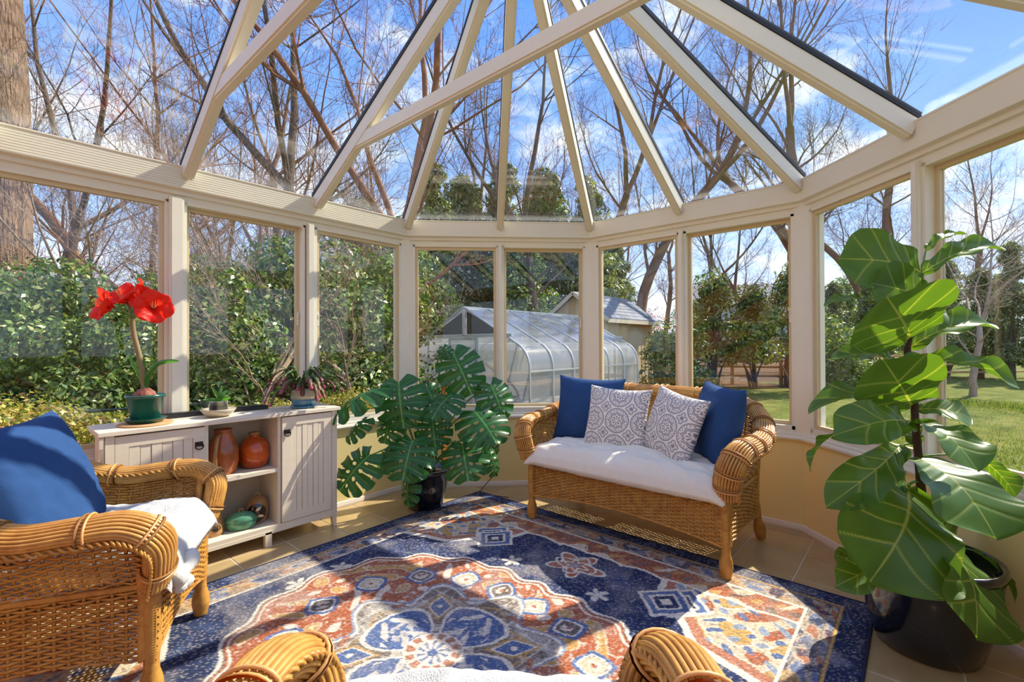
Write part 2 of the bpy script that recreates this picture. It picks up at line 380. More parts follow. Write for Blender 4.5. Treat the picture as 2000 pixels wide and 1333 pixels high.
for y in (ys[0], ys[1], ys[3]):
    zt = 2.60; x0 = (zt-HT)/(3.40-HT)*W/2-.03
    m = MB(); m.box((0, y+S/2, zt-HT-.012), (W-2*x0, .05, .07)); m.box((0, y+S/2, zt-HT-.052), (W-2*x0-.1, .034, .012)); m.build('tie_beam', FRAME, ceil)
# ================================================================ WICKER FURNITURE
WICK = mat('honey_wicker', (208, 154, 70), 0.36, 0.5, rgb2=(166, 112, 46), vs=22, var=0.14)
CANE = mat('golden_cane', (212, 160, 82), 0.32, 0.5, rgb2=(172, 118, 54), vs=16, var=0.12, stretch=(1, 1, 1))
BIND = mat('pale_cane_binding', (214, 160, 96), 0.35, var=0.1, vs=30)
DKW = mat('dark_wicker', (120, 70, 34), 0.5, var=0.15, vs=20)
def weave_arrays(Sf, nu, nv, amp, hh, th, pair=1, stake_r=0.0045):
    us = np.linspace(0, 1, 2*nu+1); vs = (np.arange(nv)+0.5)/nv
    Ug, Vg = np.meshgrid(us, vs); e = 1e-3
    P = Sf(Ug, Vg); Du = Sf(Ug+e, Vg)-Sf(Ug-e, Vg); Dv = Sf(Ug, Vg+e)-Sf(Ug, Vg-e)
    Dv /= np.linalg.norm(Dv, axis=-1, keepdims=True); Nn = np.cross(Du, Dv); Nn /= (np.linalg.norm(Nn, axis=-1, keepdims=True)+1e-9)
    ii = np.arange(2*nu+1)[None, :]; jj = np.arange(nv)[:, None]
    sg = np.where(ii % 2 == 0, np.where(((ii//2)+jj//pair) % 2 == 0, 1.0, -1.0), 0.0)
    C = P+Nn*(amp*sg)[..., None]
    ring = np.stack([C+Dv*hh, C+Nn*th, C-Dv*hh, C-Nn*th], 2)   # nv, m, 4, 3
    m = 2*nu+1; V = ring.reshape(-1, 3); F = []
    idx = np.arange(nv*m*4).reshape(nv, m, 4)
    for k in range(4):
        k2 = (k+1) % 4
        F.append(np.stack([idx[:, :-1, k], idx[:, :-1, k2], idx[:, 1:, k2], idx[:, 1:, k]], -1).reshape(-1, 4))
    F = np.concatenate(F)
    # stakes
    su = us[::2]; sv = np.linspace(0, 1, max(3, nv//3)); Ug, Vg = np.meshgrid(su, sv, indexing='ij')
    P = Sf(Ug, Vg); Du = Sf(Ug+e, Vg)-Sf(Ug-e, Vg); Du /= (np.linalg.norm(Du, axis=-1, keepdims=True)+1e-9)
    Dv = Sf(Ug, Vg+e)-Sf(Ug, Vg-e); Nn = np.cross(Du, Dv); Nn /= (np.linalg.norm(Nn, axis=-1, keepdims=True)+1e-9)
    ring = np.stack([P+Du*stake_r, P+Nn*stake_r*.6, P-Du*stake_r, P-Nn*stake_r*.6], 2)
    a, b = ring.shape[:2]; idx = np.arange(a*b*4).reshape(a, b, 4)+len(V); F2 = []
    for k in range(4):
        k2 = (k+1) % 4
        F2.append(np.stack([idx[:, :-1, k], idx[:, :-1, k2], idx[:, 1:, k2], idx[:, 1:, k]], -1).reshape(-1, 4))
    return np.concatenate([V, ring.reshape(-1, 3)]), np.concatenate([F]+F2)
def woven(name, parent, Sf, nu, nv, amp, hh, th, pair=1, m=None, sr=0.0045):
    V, F = weave_arrays(Sf, nu, nv, amp, hh, th, pair, sr)
    return obj(name, fastmesh(name, V, F, m or WICK, smooth=True), parent, kind='stuff')
def frames(P, a0):
    T = np.gradient(P, axis=0); T /= np.linalg.norm(T, axis=1, keepdims=True); A = np.zeros_like(P); a = np.array(a0, float)
    for i in range(len(P)):
        a = a-T[i]*np.dot(a, T[i]); a /= np.linalg.norm(a); A[i] = a
    return T, A, np.cross(T, A)
def ring_profile(prof, step=.009, amp=.0035):
    "densify a lathe profile with cane-wrap ripples"
    out = []; prof = np.array(prof); zs = prof[:, 1]; z = zs[0]; k = 0
    while z < zs[-1]: r = np.interp(z, zs, prof[:, 0]); out.append((r+(amp if k % 2 else 0), z)); z += step/2; k += 1
    out.append(tuple(prof[-1])); return out
def wicker_seat(name, hw, half_rail, nback, nfront, **kw):
    root = empty(name, **kw); yf, yb, zs = .30, -.31, .42
    right = np.array(half_rail); left = right*np.array([-1, 1, 1])
    full = np.vstack([left[::-1], right[1:]]); P = spline(full, 150)
    T, Aa, Bb = frames(P, (-1, 0, 0))
    s = np.concatenate([[0], np.cumsum(np.linalg.norm(np.diff(P, axis=0), axis=1))]); s /= s[-1]
    ra = .050+.012*np.exp(-((np.minimum(s, 1-s)-.06)/.06)**2); rb = .034+.004*np.exp(-((np.minimum(s, 1-s)-.06)/.06)**2)
    rail = MB(); nc = 24
    for k in range(nc):
        an = 2*PI*k/nc; rail.tube(P+Aa*(ra*math.cos(an))[:, None]+Bb*(rb*math.sin(an))[:, None], .0068, 5)
    rail_o = rail.build('arm_rail', CANE, root, True)
    core = MB(); ang = np.arange(12)*2*PI/12
    core.grid(P[:, None, :]+(ra*.93)[:, None, None]*np.cos(ang)[None, :, None]*Aa[:, None, :]+(rb*.93)[:, None, None]*np.sin(ang)[None, :, None]*Bb[:, None, :], cv=True)
    core.build('rail_core', DKW, rail_o, True)
    # braid under the rail on the inner edge
    for sgn in (1, -1):
        br = MB()
        for ph in (0, PI):
            th = s*2*PI*70+ph; O = P+Aa*(sgn*(ra+.006))[:, None]-np.array([0, 0, .012])
            br.tube(spline(O, 400)+np.interp(np.linspace(0, 1, 400), s, s)[:, None]*0+.006*(np.cos(np.linspace(0, 1, 400)*2*PI*60+ph)[:, None]*np.array([0, 0, 1.0])+np.sin(np.linspace(0, 1, 400)*2*PI*60+ph)[:, None]*spline(Aa, 400)), .0052, 4)
        br.build('braid', WICK, rail_o, True)
    nb = 7 if hw < .5 else 11
    for q in list(np.linspace(.035, .5, nb))+list(1-np.linspace(.035, .5, nb)[:-1]):
        b = MB()
        for dq in (-.0045, 0, .0045):
            i = int(np.clip((q+dq*(.6/hw if hw > .5 else 1))*149, 0, 149)); an = np.linspace(0, 2*PI, 22)
            b.tube(P[i]+np.cos(an)[:, None]*(ra[i]+.0105)*Aa[i]+np.sin(an)[:, None]*(rb[i]+.0105)*Bb[i], .0042, 5, cap=False)
        b.build('binding', BIND, rail_o, True)
    half = spline(half_rail, 120)
    k0 = int(np.argmax(half[:, 1])); y_half = half[:k0, 1]
    yi = np.maximum.accumulate(y_half+np.arange(len(y_half))*1e-7)
    def railR(y): return np.stack([np.interp(y, yi, half[:k0, 0]), np.asarray(y, float), np.interp(y, yi, half[:k0, 2])-.03], -1)
    sidew = .29
    for sg in (1, -1):
        def Sf(u, v, sg=sg):
            y = -.30+u*(sidew+.30); top = railR(y)
            bot = np.stack([np.full_like(u, hw-.01), y*.98, np.full_like(u, zs)], -1)
            q = bot+(top-bot)*v[..., None]; q[..., 0] += .018*np.sin(PI*v); q[..., 0] *= sg; return q
        woven('arm_weave', root, Sf, 14, 17, .0065, .0060, .0032, 1, sr=.0058)
        for (yy, rr) in ((.27, .016), (-.27, .017)):
            t_ = railR(np.array([yy]))[0]; mpost = MB()
            pts = np.array([[hw-.005, yy, .17], [hw, yy, .42], [t_[0]+.0, yy, t_[2]+.03]]); pts[:, 0] *= sg
            q = spline(pts, 60); mpost.tube(q, [rr+(.0018 if i % 2 else 0) for i in range(60)], 8); mpost.build('post', WICK, root, True)
    xs = half[:, 0]; kx = int(np.argmax(xs > hw*.96)) or len(xs)-1
    def Sb(u, v):
        x = (u*2-1)*hw*.95; ax = np.abs(x)
        top = np.stack([x, np.interp(ax, xs[:kx+1], half[:kx+1, 1]), np.interp(ax, xs[:kx+1], half[:kx+1, 2])-.03], -1)
        bot = np.stack([x*.95, np.full_like(x, yb+.02), np.full_like(x, zs-.02)], -1)
        q = bot+(top-bot)*v[..., None]; q[..., 1] -= .02*np.sin(PI*v); return q
    woven('back_weave', root, Sb, nback*4//5, 30, .0065, .006, .0032, 1, sr=.0058)
    zb = lambda u: .155+.058*np.sin(PI*u)**0.8
    zb2 = lambda u: .155+.035*np.sin(PI*np.clip(u, 0, 1))
    def Fr(u, v): return np.stack([(1-2*u)*hw, np.full_like(u, yf)+.008*np.sin(PI*v), .155+.058*np.abs(np.sin(PI*u))**.8*(1-v)+v*(zs-.155)], -1)
    woven('front_skirt', root, Fr, nfront*2//3, 22, .0062, .0052, .0032, 1, sr=.0062)
    for sg in (1, -1):
        def Sd(u, v, sg=sg): return np.stack([np.full_like(u, sg*hw), yb+u*(yf-yb), .155+.035*np.abs(np.sin(PI*u))*(1-v)+v*(zs-.155)], -1)
        woven('side_skirt', root, Sd, 16, 22, .0062, .0052, .0032, 1, sr=.0062)
    def Bk(u, v): return np.stack([(2*u-1)*hw, np.full_like(u, yb), .155+v*(zs-.155)], -1)
    woven('back_skirt', root, Bk, nfront//2, 20, .0034, .006, .002, 1)
    ed = MB()
    for (a, b) in (((-hw, yf), (hw, yf)), ((hw, yf), (hw, yb)), ((hw, yb), (-hw, yb)), ((-hw, yb), (-hw, yf))):
        ed.tube(np.linspace((*a, zs), (*b, zs), 90), [.010+(.0016 if i % 2 else 0) for i in range(90)], 6)
    ed.tube([((1-2*u)*hw, yf, zb(u)) for u in np.linspace(0, 1, 60)], .0075, 6)
    ed.build('skirt_edge', WICK, root, True)
    m = MB(); m.box((0, 0, zs-.03), (2*hw-.03, yf-yb-.03, .03)); m.build('light_stop_deck', DKW, root)  # unseen deck added to stop light leaking through the seat
    prof = ring_profile([(.015, 0), (.024, .004), (.029, .03), (.0335, .06), (.031, .09), (.022, .12), (.020, .15), (.024, .2), (.026, .43)])
    for (x, y, sp) in ((hw-.015, yf-.01, 0), (-hw+.015, yf-.01, 0), (hw-.02, yb+.01, -1), (-hw+.02, yb+.01, -1)):
        m = MB(); m.lathe(prof, 14); lg = m.build('leg', WICK, root, True, loc=(x, y, 0))
        if sp: lg.rotation_euler = (math.radians(-14), math.radians(5*(1 if x < 0 else -1)), 0); lg.location = (x+(.02 if x > 0 else -.02), y-.075, .003)
    return root
RAIL_S = [(0, -.385, .895), (.3, -.385, .89), (.52, -.37, .868), (.66, -.31, .815), (.735, -.18, .745), (.757, 0, .695), (.745, .15, .683), (.722, .27, .672), (.698, .34, .605), (.676, .335, .52), (.668, .315, .43)]
RAIL_C = [(0, -.41, .90), (.15, -.405, .89), (.26, -.37, .845), (.325, -.28, .77), (.36, -.16, .685), (.375, -.02, .645), (.382, .13, .652), (.375, .25, .652), (.36, .33, .595), (.335, .33, .51), (.312, .31, .43)]
settee = wicker_seat('wicker_loveseat', .668, RAIL_S, 40, 54, loc=(1.94, .42, 0.012), rz=PI, label='honey wicker loveseat with rolled cane arms and white seat, in front of the back windows', category='loveseat')
chair = wicker_seat('wicker_armchair', .30, RAIL_C, 20, 25, loc=(.98, -2.18, 0.0126), rz=-math.atan2(.49, .87), label='wicker armchair with a large blue pillow beside the grey cabinet', category='armchair')
chair2 = copy_tree(chair); chair2.location = (2.918, -2.048, 0.0126); chair2.rotation_euler = (0, 0, math.atan2(.658, .753)); chair2['label'] = 'wicker armchair on the rug facing the loveseat, only its arm ends and seat in view'
for c_ in (chair, chair2): c_['group'] = 'wicker armchairs on the rug'
# ---------------------------------------------------------------- cushions
from mathutils import noise as mnoise
def nz(x, y, z=0.0): return mnoise.noise(Vector((x, y, z)))
def pillow_mesh(name, w, h, t, n, m_, ex=.45, pinch=.09, wr=.012, seed=0, pattern=None, droop=None):
    u = np.linspace(-1, 1, n); U_, V_ = np.meshgrid(u, u, indexing='ij')
    X = w/2*U_*(1-pinch*(1-V_**2)*U_**2); Z = h/2*V_*(1-pinch*(1-U_**2)*V_**2)
    prof = np.clip((1-U_**2)*(1-V_**2), 0, 1)**ex
    wv = np.array([[nz(3*a+seed, 3*b, seed)+.5*nz(8*a, 8*b+seed, seed) for b in u] for a in u])
    edge = np.clip((1-U_**2)*(1-V_**2), 0, 1)**.3
    Yf = t/2*prof+wr*wv*edge; Yb = -t/2*prof+wr*.5*wv*edge
    if droop is not None:
        dz = droop(U_, V_); Yf = Yf+dz; Yb = Yb+dz
    Vv = np.concatenate([np.stack([X, Yf, Z], -1).reshape(-1, 3), np.stack([X, Yb, Z], -1).reshape(-1, 3)])
    id_ = np.arange(n*n).reshape(n, n); q = np.stack([id_[:-1, :-1], id_[:-1, 1:], id_[1:, 1:], id_[1:, :-1]], -1).reshape(-1, 4)
    F = np.concatenate([q, (q+n*n)[:, ::-1]])
    cols = None
    if pattern is not None:
        c = pattern(X.ravel(), Z.ravel()); cols = np.concatenate([c, c])
    return fastmesh(name, Vv, F, m_, cols, True)
BLUEP = mat('blue_cotton', (40, 74, 122), 0.8, 0.2, var=0.08, vs=8, bump=0.25, bs=350)
THROW = mat('white_fleece', (238, 233, 218), 0.95, 0.1, var=0.03, vs=30, bump=0.5, bs=260)
TERRY = mat('grey_terry', (222, 220, 214), 0.95, 0.1, var=0.05, vs=40, bump=0.7, bs=300)
PATT = mat('printed_cotton', attr=True, rough=0.85, spec=0.15, bump=0.2, bs=400)
def medallions(X, Y):
    cell = .175; off = .03
    gx = np.round((X-off)/cell)*cell+off; gy = np.round((Y+.02)/cell)*cell-.02; dx, dy = X-gx, Y-gy; r = np.hypot(dx, dy); th = np.arctan2(dy, dx)
    def line(d, w): return np.clip(1.4-np.abs(d)/w, 0, 1)
    ink = line(r-.080, .0035)
    ink = np.maximum(ink, line(r-.070, .003)*(np.cos(26*th) > -.2))
    ink = np.maximum(ink, line(r-(.052+.006*np.cos(8*th)), .003))
    ink = np.maximum(ink, line(r-(.034+.012*np.abs(np.cos(4*th))), .004)*.9)
    ink = np.maximum(ink, (r < .03)*(np.cos(8*th) > .1)*(r > .008)*.9)
    ink = np.maximum(ink, line(r-.060, .0025)*(np.cos(16*th) > .3)*.8)
    ex = np.abs(dx)-cell/2; ey = np.abs(dy)-cell/2; ra = np.hypot(ex, ey); ta = np.arctan2(ey, ex)
    ink = np.maximum(ink, line(ra-(.020+.014*np.abs(np.cos(2*ta))), .0032)); ink = np.maximum(ink, (ra < .012)*.8)
    ink = np.maximum(ink, line(ra-.012*(1+np.abs(np.sin(4*ta))), .0025)*.7)
    rng = np.random.RandomState(4); ink = ink*(.75+.25*rng.rand(len(X)))
    a = np.array(L(240, 234, 222)); b = np.array(L(72, 78, 118)); return a+(b-a)*np.clip(ink, 0, 1)[:, None]
def put(o, c, rx, ry, rz_): o.rotation_euler = (rx, ry, rz_); o.location = c
R = math.radians
# pillow local: width x, thickness y, height z
me = pillow_mesh('throw_pillow', .52, .50, .19, 40, BLUEP, seed=1)
o = obj('throw_pillow', me, label='plain blue square pillow in the loveseat corner next to the monstera', category='pillow', group='blue pillows'); put(o, (1.49, .56, .755), R(-14), R(2), R(14))
o = obj('throw_pillow', me, label='plain blue square pillow in the loveseat corner next to the fiddle-leaf fig', category='pillow', group='blue pillows'); put(o, (2.43, .50, .755), R(-12), R(2), R(-48))
mp_ = pillow_mesh('throw_pillow', .45, .44, .15, 140, PATT, pattern=medallions, wr=.008, seed=5)
o = obj('throw_pillow', mp_, label='white pillow with navy medallion print leaning on the blue pillow by the monstera', category='pillow', group='medallion print pillows'); put(o, (1.80, .42, .735), R(-16), R(2), R(6))
o = obj('throw_pillow', mp_, label='white pillow with navy medallion print tilted against the blue pillow by the fig', category='pillow', group='medallion print pillows'); put(o, (2.20, .40, .735), R(-18), R(8), R(-28))
me = pillow_mesh('throw_pillow', .54, .56, .22, 40, BLUEP, seed=3)
fx, fy = .49, .87
o = obj('throw_pillow', me, label='big blue pillow propped on the wicker armchair beside the cabinet', category='pillow'); put(o, (.925, -2.31, .72), R(20), 0, R(-30))
def slab(name, w, d, t, m_, seed, front_droop=.06, wr=.02, n=64, **kw):
    dr = lambda U_, V_: -front_droop*np.clip((V_-.72)/.28, 0, 1)**2-front_droop*.5*np.clip((np.abs(U_)-.85)/.15, 0, 1)**2
    me = pillow_mesh(name, w, d, t, n, m_, ex=.2, pinch=.02, wr=wr, seed=seed, droop=dr)
    co = np.zeros(len(me.vertices)*3, np.float32); me.vertices.foreach_get('co', co); co = co.reshape(-1, 3)[:, [0, 2, 1]].copy()
    me.vertices.foreach_set('co', co.ravel()); me.flip_normals(); me.update()
    return obj(name, me, **kw)
o = slab('seat_throw', 1.34, .67, .15, THROW, 2, label='white fleece throw covering the loveseat seat', category='throw', wr=.032, front_droop=.06, n=110); o.location = (1.94, .42-.025, .495); o.rotation_euler = (0, 0, PI)
ca, sa = fx, fy
o = slab('seat_throw', .62, .66, .15, TERRY, 7, label='grey white terry throw bunched over the seat of the armchair by the cabinet', category='throw', wr=.032, front_droop=.08, n=90)
o.location = (.98+.02*fx, -2.18+.02*fy, .50); o.rotation_euler = (R(3), 0, -math.atan2(.49, .87))
# rolled front corner of the throw
m = MB(); q = [(.10+.18*t_, .345+.012*math.sin(9*t_), .43-.045*t_-.02*math.sin(5*t_)) for t_ in np.linspace(0, 1, 24)]
m.tube(q, [.028+.005*math.sin(i*.7) for i in range(24)], 10); m.tube([(a+.02, b+.01, c_-.035) for a, b, c_ in q[6:20]], [.02+.004*math.sin(i*.8) for i in range(14)], 9)
m.build('rolled_edge', TERRY, o, True).location = (0, -.02, -.50)
o = slab('seat_throw', .60, .64, .20, TERRY, 11, label='white terry throw on the seat of the armchair facing the loveseat', category='throw', wr=.02, front_droop=.05)
o.location = (2.918-.02, -2.048+.024, .55); o.rotation_euler = (0, 0, math.atan2(.658, .753))
# ================================================================ RUG
RUGM = mat('persian_rug', attr=True, rough=0.95, spec=0.05, bump=0.6, bs=420)
def rug_color(rx, ry):
    rng = np.random.RandomState(7); n = len(rx)
    def lattice(sc, seed):
        g = np.random.RandomState(seed).rand(96, 96); x = (rx+2)*sc; y = (ry+2)*sc
        xi = np.floor(x).astype(int); yi = np.floor(y).astype(int); fx_ = x-xi; fy_ = y-yi; fx_ = fx_*fx_*(3-2*fx_); fy_ = fy_*fy_*(3-2*fy_)
        G = lambda a, b: g[a % 96, b % 96]
        return (G(xi, yi)*(1-fx_)+G(xi+1, yi)*fx_)*(1-fy_)+(G(xi, yi+1)*(1-fx_)+G(xi+1, yi+1)*fx_)*fy_
    n1 = lattice(9, 1); n2 = lattice(26, 2); n3 = lattice(60, 3); ns = .5*n1+.3*n2+.2*n3
    NAVY, BLUE, LBLUE, CREAM, RUST, GOLD, BROWN, GREY = [np.array(L(*c)) for c in ((54, 62, 92), (92, 112, 152), (142, 154, 172), (230, 219, 200), (172, 102, 72), (200, 160, 96), (116, 102, 92), (170, 162, 152))]
    wx = rx+.012*(n2-.5); wy = ry+.012*(n1-.5); ax, ay = np.abs(wx), np.abs(wy); r = np.hypot(wx, wy); th = np.arctan2(wy, wx)
    col = np.tile(NAVY, (n, 1)); blend = np.clip((ns-.42)*2.2, 0, 1)[:, None]*.45; col = col*(1-blend)+BLUE*blend
    def S_(mask, c, k=1.0): col[mask] = col[mask]*(1-k)+c*k
    line = lambda d, w: np.abs(d) < w
    # field sprigs and flowers
    for (fx_, fy_, sc) in ((.03, .99, .15), (.03, -.99, .15)):
        d = np.hypot((wx-fx_)*.8, wy-fy_); a = np.arctan2(wy-fy_, wx-fx_); e_ = sc*(.75+.25*np.cos(5*a))
        S_(d < e_, CREAM); S_(d < e_-.018, RUST); S_(line(d-.045*(1+.3*np.cos(6*a)), .008), CREAM); S_(d < .02, LBLUE)
        S_(line(d-.085*(1+.2*np.cos(4*a)), .006), CREAM)
    for (fx_, fy_) in ((.28, .80), (-.28, .80), (.28, -.8), (-.28, -.8), (.95, .12), (-.95, .12), (.95, -.12), (-.95, -.12), (.22, 1.2), (-.2, 1.2)):
        d = np.hypot(wx-fx_, wy-fy_); a = np.arctan2(wy-fy_, wx-fx_); S_(d < .055*np.abs(np.cos(2.5*a+.4))+.008, CREAM, .85)
    # corner pieces
    cf = ((1.20-ax)/.80)**2+((1.47-ay)/.86)**2; cth = np.arctan2(1.47-ay, 1.2-ax); cf = np.sqrt(np.maximum(cf, 0))+.045*np.abs(np.sin(cth*6))-.03
    corner = cf < 1
    S_(corner, CREAM); S_(cf < .955, RUST, .9)
    inner = cf < .90
    v1 = np.sin(wx*17+2.6*np.sin(wy*8))*np.sin(wy*16+2.8*np.sin(wx*9)); v2 = np.sin(wx*38+2*np.sin(wy*17)+1)*np.cos(wy*34+2*np.sin(wx*13))
    S_(inner, np.array(L(214, 194, 166))); S_(inner & (v1 > .30), GOLD); S_(inner & (v1 < -.42), RUST); S_(inner & (np.abs(v1-.30) < .09), CREAM); S_(inner & (v2 > .60), LBLUE); S_(inner & (np.abs(v2) < .05), BROWN, .5); S_(inner & (v2 < -.72), BLUE)
    for (fx_, fy_) in ((.62, 1.0), (.56, .96)):
        d = np.maximum(np.abs(ax-fx_)*1.1+np.abs(ay-fy_), 0); S_(d < .16, CREAM); S_(d < .135, BLUE); S_(d < .095, CREAM); S_(d < .075, NAVY); S_(d < .035, CREAM)
    ye = ay-(1.17+.02*np.abs(np.sin(wx*14))-.10*np.clip(1-ax/.30, 0, 1)*0); S_((ye > -.02) & (ye < .0), CREAM); ee = ye >= 0
    S_(ee, RUST, .85); S_(ee & (v1 > .25), np.array(L(214, 194, 166))); S_(ee & (v2 > .5), GOLD, .8); S_(ee & (v2 < -.55), BROWN, .8); S_(ee & (np.abs(v1-.25) < .08), CREAM, .8)
    # medallion
    R0_ = .70+.26*np.abs(np.cos(th))**1.6+.10*np.exp(-((np.abs(np.abs(th)-PI/2))/.10)**2)*0; R0_ = R0_+.022*np.cos(20*th)
    med = r < R0_; S_(med, CREAM); S_(r < R0_-.022, RUST); S_(line(r-(R0_-.042), .006), CREAM); S_(line(r-(R0_-.02), .004), BROWN)
    v3 = np.sin(wx*19+2.6*np.sin(wy*11))*np.sin(wy*19+2.6*np.sin(wx*12)); S_((r < R0_-.06) & (v3 > .42), GOLD, .8); S_((r < R0_-.06) & (np.abs(v3-.42) < .06), CREAM, .7); S_((r < R0_-.06) & (v3 < -.74), CREAM, .8)
    S_((r < R0_-.06) & (n3 > .8), CREAM, .5)
    for k in range(16):
        a0 = (k+.5)*PI/8; rr = .52+.16*abs(math.cos(a0))**1.6; bx, by = rr*math.cos(a0), rr*math.sin(a0)
        d = np.abs((wx-bx)*math.cos(a0)+(wy-by)*math.sin(a0))*.95+np.abs(-(wx-bx)*math.sin(a0)+(wy-by)*math.cos(a0))*1.05
        d = d*.5+np.hypot(wx-bx, wy-by)*.6
        S_(d < .098, BLUE); S_(line(d-.070, .006), CREAM); S_(d < .062, np.array(L(206, 190, 160)) if k % 2 else BROWN); S_((d < .04) & (n3 > .35), CREAM, .8); S_(d < .014, RUST)
    cen = r < .47+.07*np.cos(8*th); S_(cen, LBLUE); S_(r < .455+.07*np.cos(8*th), CREAM); S_(r < .44+.07*np.cos(8*th), GREY); vv = np.sin(wx*30)*np.sin(wy*30); S_((r < .43+.07*np.cos(8*th)) & (ns > .46), BROWN, .85); S_((r < .43+.07*np.cos(8*th)) & (np.abs(vv) < .10), CREAM, .55)
    S_((r < .43) & (r > .30) & (np.sin(th*8+.5)*np.sin(r*60) > .72), RUST, .8); S_(line(r-(.36+.03*np.cos(8*th)), .006), GOLD, .8)
    # four big petals on the axes and four bud flowers on the diagonals
    for k in range(4):
        a0 = k*PI/2; px_, py_ = wx*math.cos(a0)+wy*math.sin(a0), -wx*math.sin(a0)+wy*math.cos(a0)
        e_ = np.hypot((px_-.20)/.135, py_/(.135*(.55+.9*np.clip(px_-.05, 0, .3)/.3)))
        S_(e_ < 1.12, CREAM); S_(e_ < 1.0, BLUE); S_((e_ < .9) & (np.sin(px_*42+np.abs(py_)*60) > .55) & (np.abs(np.sin(py_*34)) > .35), CREAM, .8); S_((e_ < .5) & (n3 > .6), CREAM, .6)
        d = np.hypot((px_-.23)*1, py_-.23); d2 = np.abs((px_-.23)+(py_-.23))*.5+np.abs((px_-.23)-(py_-.23))*.9
        S_(d2 < .085, GOLD, .8); S_(d2 < .068, CREAM); S_(d2 < .058, BLUE); S_(d < .014, CREAM)
    S_(r < .125, CREAM); S_((r < .115) & (np.cos(12*th) > -.35) & (r > .08), RUST, .85); S_(r < .075, CREAM); S_((r < .07) & (np.cos(10*th+r*40) > .25), BLUE, .85); S_(r < .022, BLUE)
    # borders
    bx = np.maximum(np.abs(rx)-1.315, np.abs(ry)-1.57)   # negative inside
    q = np.where(np.abs(rx)-1.315 > np.abs(ry)-1.57, ry, rx)
    band = bx > -.235; S_(band, np.array(L(190, 178, 162))); bb = np.sin(q*30+2*np.sin(bx*40))*np.sin(bx*48+1.1); S_(band & (bb > .28), BLUE, .85); S_(band & (bb < -.35), RUST, .8); S_(band & (np.abs(bb) < .06), BROWN, .7); S_(band & (n2 > .66), NAVY, .8); S_(band & (n1 > .7), GOLD, .5)
    S_((bx > -.245) & (bx < -.232), CREAM); S_((bx > -.118) & (bx < -.104), GOLD); S_((bx > -.126) & (bx < -.119), BROWN); S_(bx > -.104, NAVY)
    sp = (bx > -.104) & (ns > .58); S_(sp, BLUE, .5)
    # distressing and pile speckle
    fade = np.clip((lattice(5, 9)*.6+lattice(14, 10)*.4-.50)*2.4, 0, 1)*.5; col = col*(1-fade[:, None])+np.array(L(176, 166, 156))*fade[:, None]
    spk = rng.rand(n); col *= (.66+.68*rng.rand(n))[:, None]; S_(spk > .88, np.array(L(220, 210, 196)), .42)
    return np.clip(col, 0, 1)
NX, NY = 460, 440
xs = np.linspace(-1.315, 1.315, NX); ys_ = np.concatenate([np.linspace(-1.57, -1.05, 24)[:-1], np.linspace(-1.05, 1.57, NY)])
Xg, Yg = np.meshgrid(xs, ys_, indexing='ij'); rc = rug_color(Xg.ravel(), Yg.ravel()); n_ = len(xs)*len(ys_)
rs = np.random.RandomState(1); Zg = .011+.0016*rs.rand(*Xg.shape); edge_ = np.maximum(np.abs(Xg)-1.305, np.abs(Yg)-1.56) > 0; Zg[edge_] = .006
id_ = np.arange(n_).reshape(len(xs), len(ys_)); q = np.stack([id_[:-1, :-1], id_[1:, :-1], id_[1:, 1:], id_[:-1, 1:]], -1).reshape(-1, 4)
V = np.stack([Xg.ravel(), Yg.ravel(), Zg.ravel()], 1); c4 = [id_[0, 0], id_[-1, 0], id_[-1, -1], id_[0, -1]]
base = V[c4].copy(); base[:, 2] = .001; V = np.vstack([V, base]); rc = np.vstack([rc, np.tile(L(40, 44, 70), (4, 1))])
me = fastmesh('rug', V, np.vstack([q, [[n_+3, n_+2, n_+1, n_]]]), RUGM, rc)
rug = obj('rug', me, loc=(1.885, -1.255, 0), label='persian style area rug in navy, cream, rust and gold on the tile floor', category='rug')
m = MB(); e_ = [(-1.315, -1.57), (1.315, -1.57), (1.315, 1.57), (-1.315, 1.57), (-1.315, -1.57)]
for a, b in zip(e_[:-1], e_[1:]): m.tube([(*a, .006), (*b, .006)], .006, 6)
m.build('binding', mat('navy_binding', (26, 32, 62), .9), rug)
# ================================================================ CABINET
CABM = mat('greige_painted_wood', (226, 212, 188), 0.5, 0.4, var=0.04, vs=5, stretch=(1, 1, 8), bump=0.06, bs=40)
CABIN = mat('cabinet_interior', (196, 182, 154), 0.6, var=0.04)
PULL = mat('dark_bronze', (70, 62, 56), 0.35, metal=0.9)
cab = empty('storage_cabinet', (.175, -1.445, 0), label='long pale grey storage cabinet with two slatted doors and open shelves under the left windows', category='cabinet')
def cb(name, x0, x1, y0, y1, z0, z1, m_=CABM, parent=cab, bev=0.0):
    "box given in world coordinates"
    m = MB(); m.box(((x0+x1)/2-.175, (y0+y1)/2+1.445, (z0+z1)/2), (x1-x0, y1-y0, z1-z0)); o = m.build(name, m_, parent)
    if bev:
        bm = o.modifiers.new('bevel', 'BEVEL'); bm.width = bev; bm.segments = 2
    return o
YL, YR = -2.05, -.835
cb('top_board', .012, .352, YL-.03, YR+.02, .798, .822, bev=.003)
for y in (YL, YR-.02): cb('side_panel', .03, .33, y, y+.02, .09, .798)
for y in (-1.62, -1.222): cb('divider', .04, .322, y, y+.018, .125, .798)
cb('back_panel', .03, .036, YL+.02, YR-.02, .10, .798, CABIN)
cb('bottom_shelf', .036, .332, YL+.02, YR-.02, .098, .124)
cb('bottom_rail', .318, .334, YL+.02, YR-.02, .078, .098)
cb('middle_shelf', .036, .325, -1.602, -1.222, .452, .474)
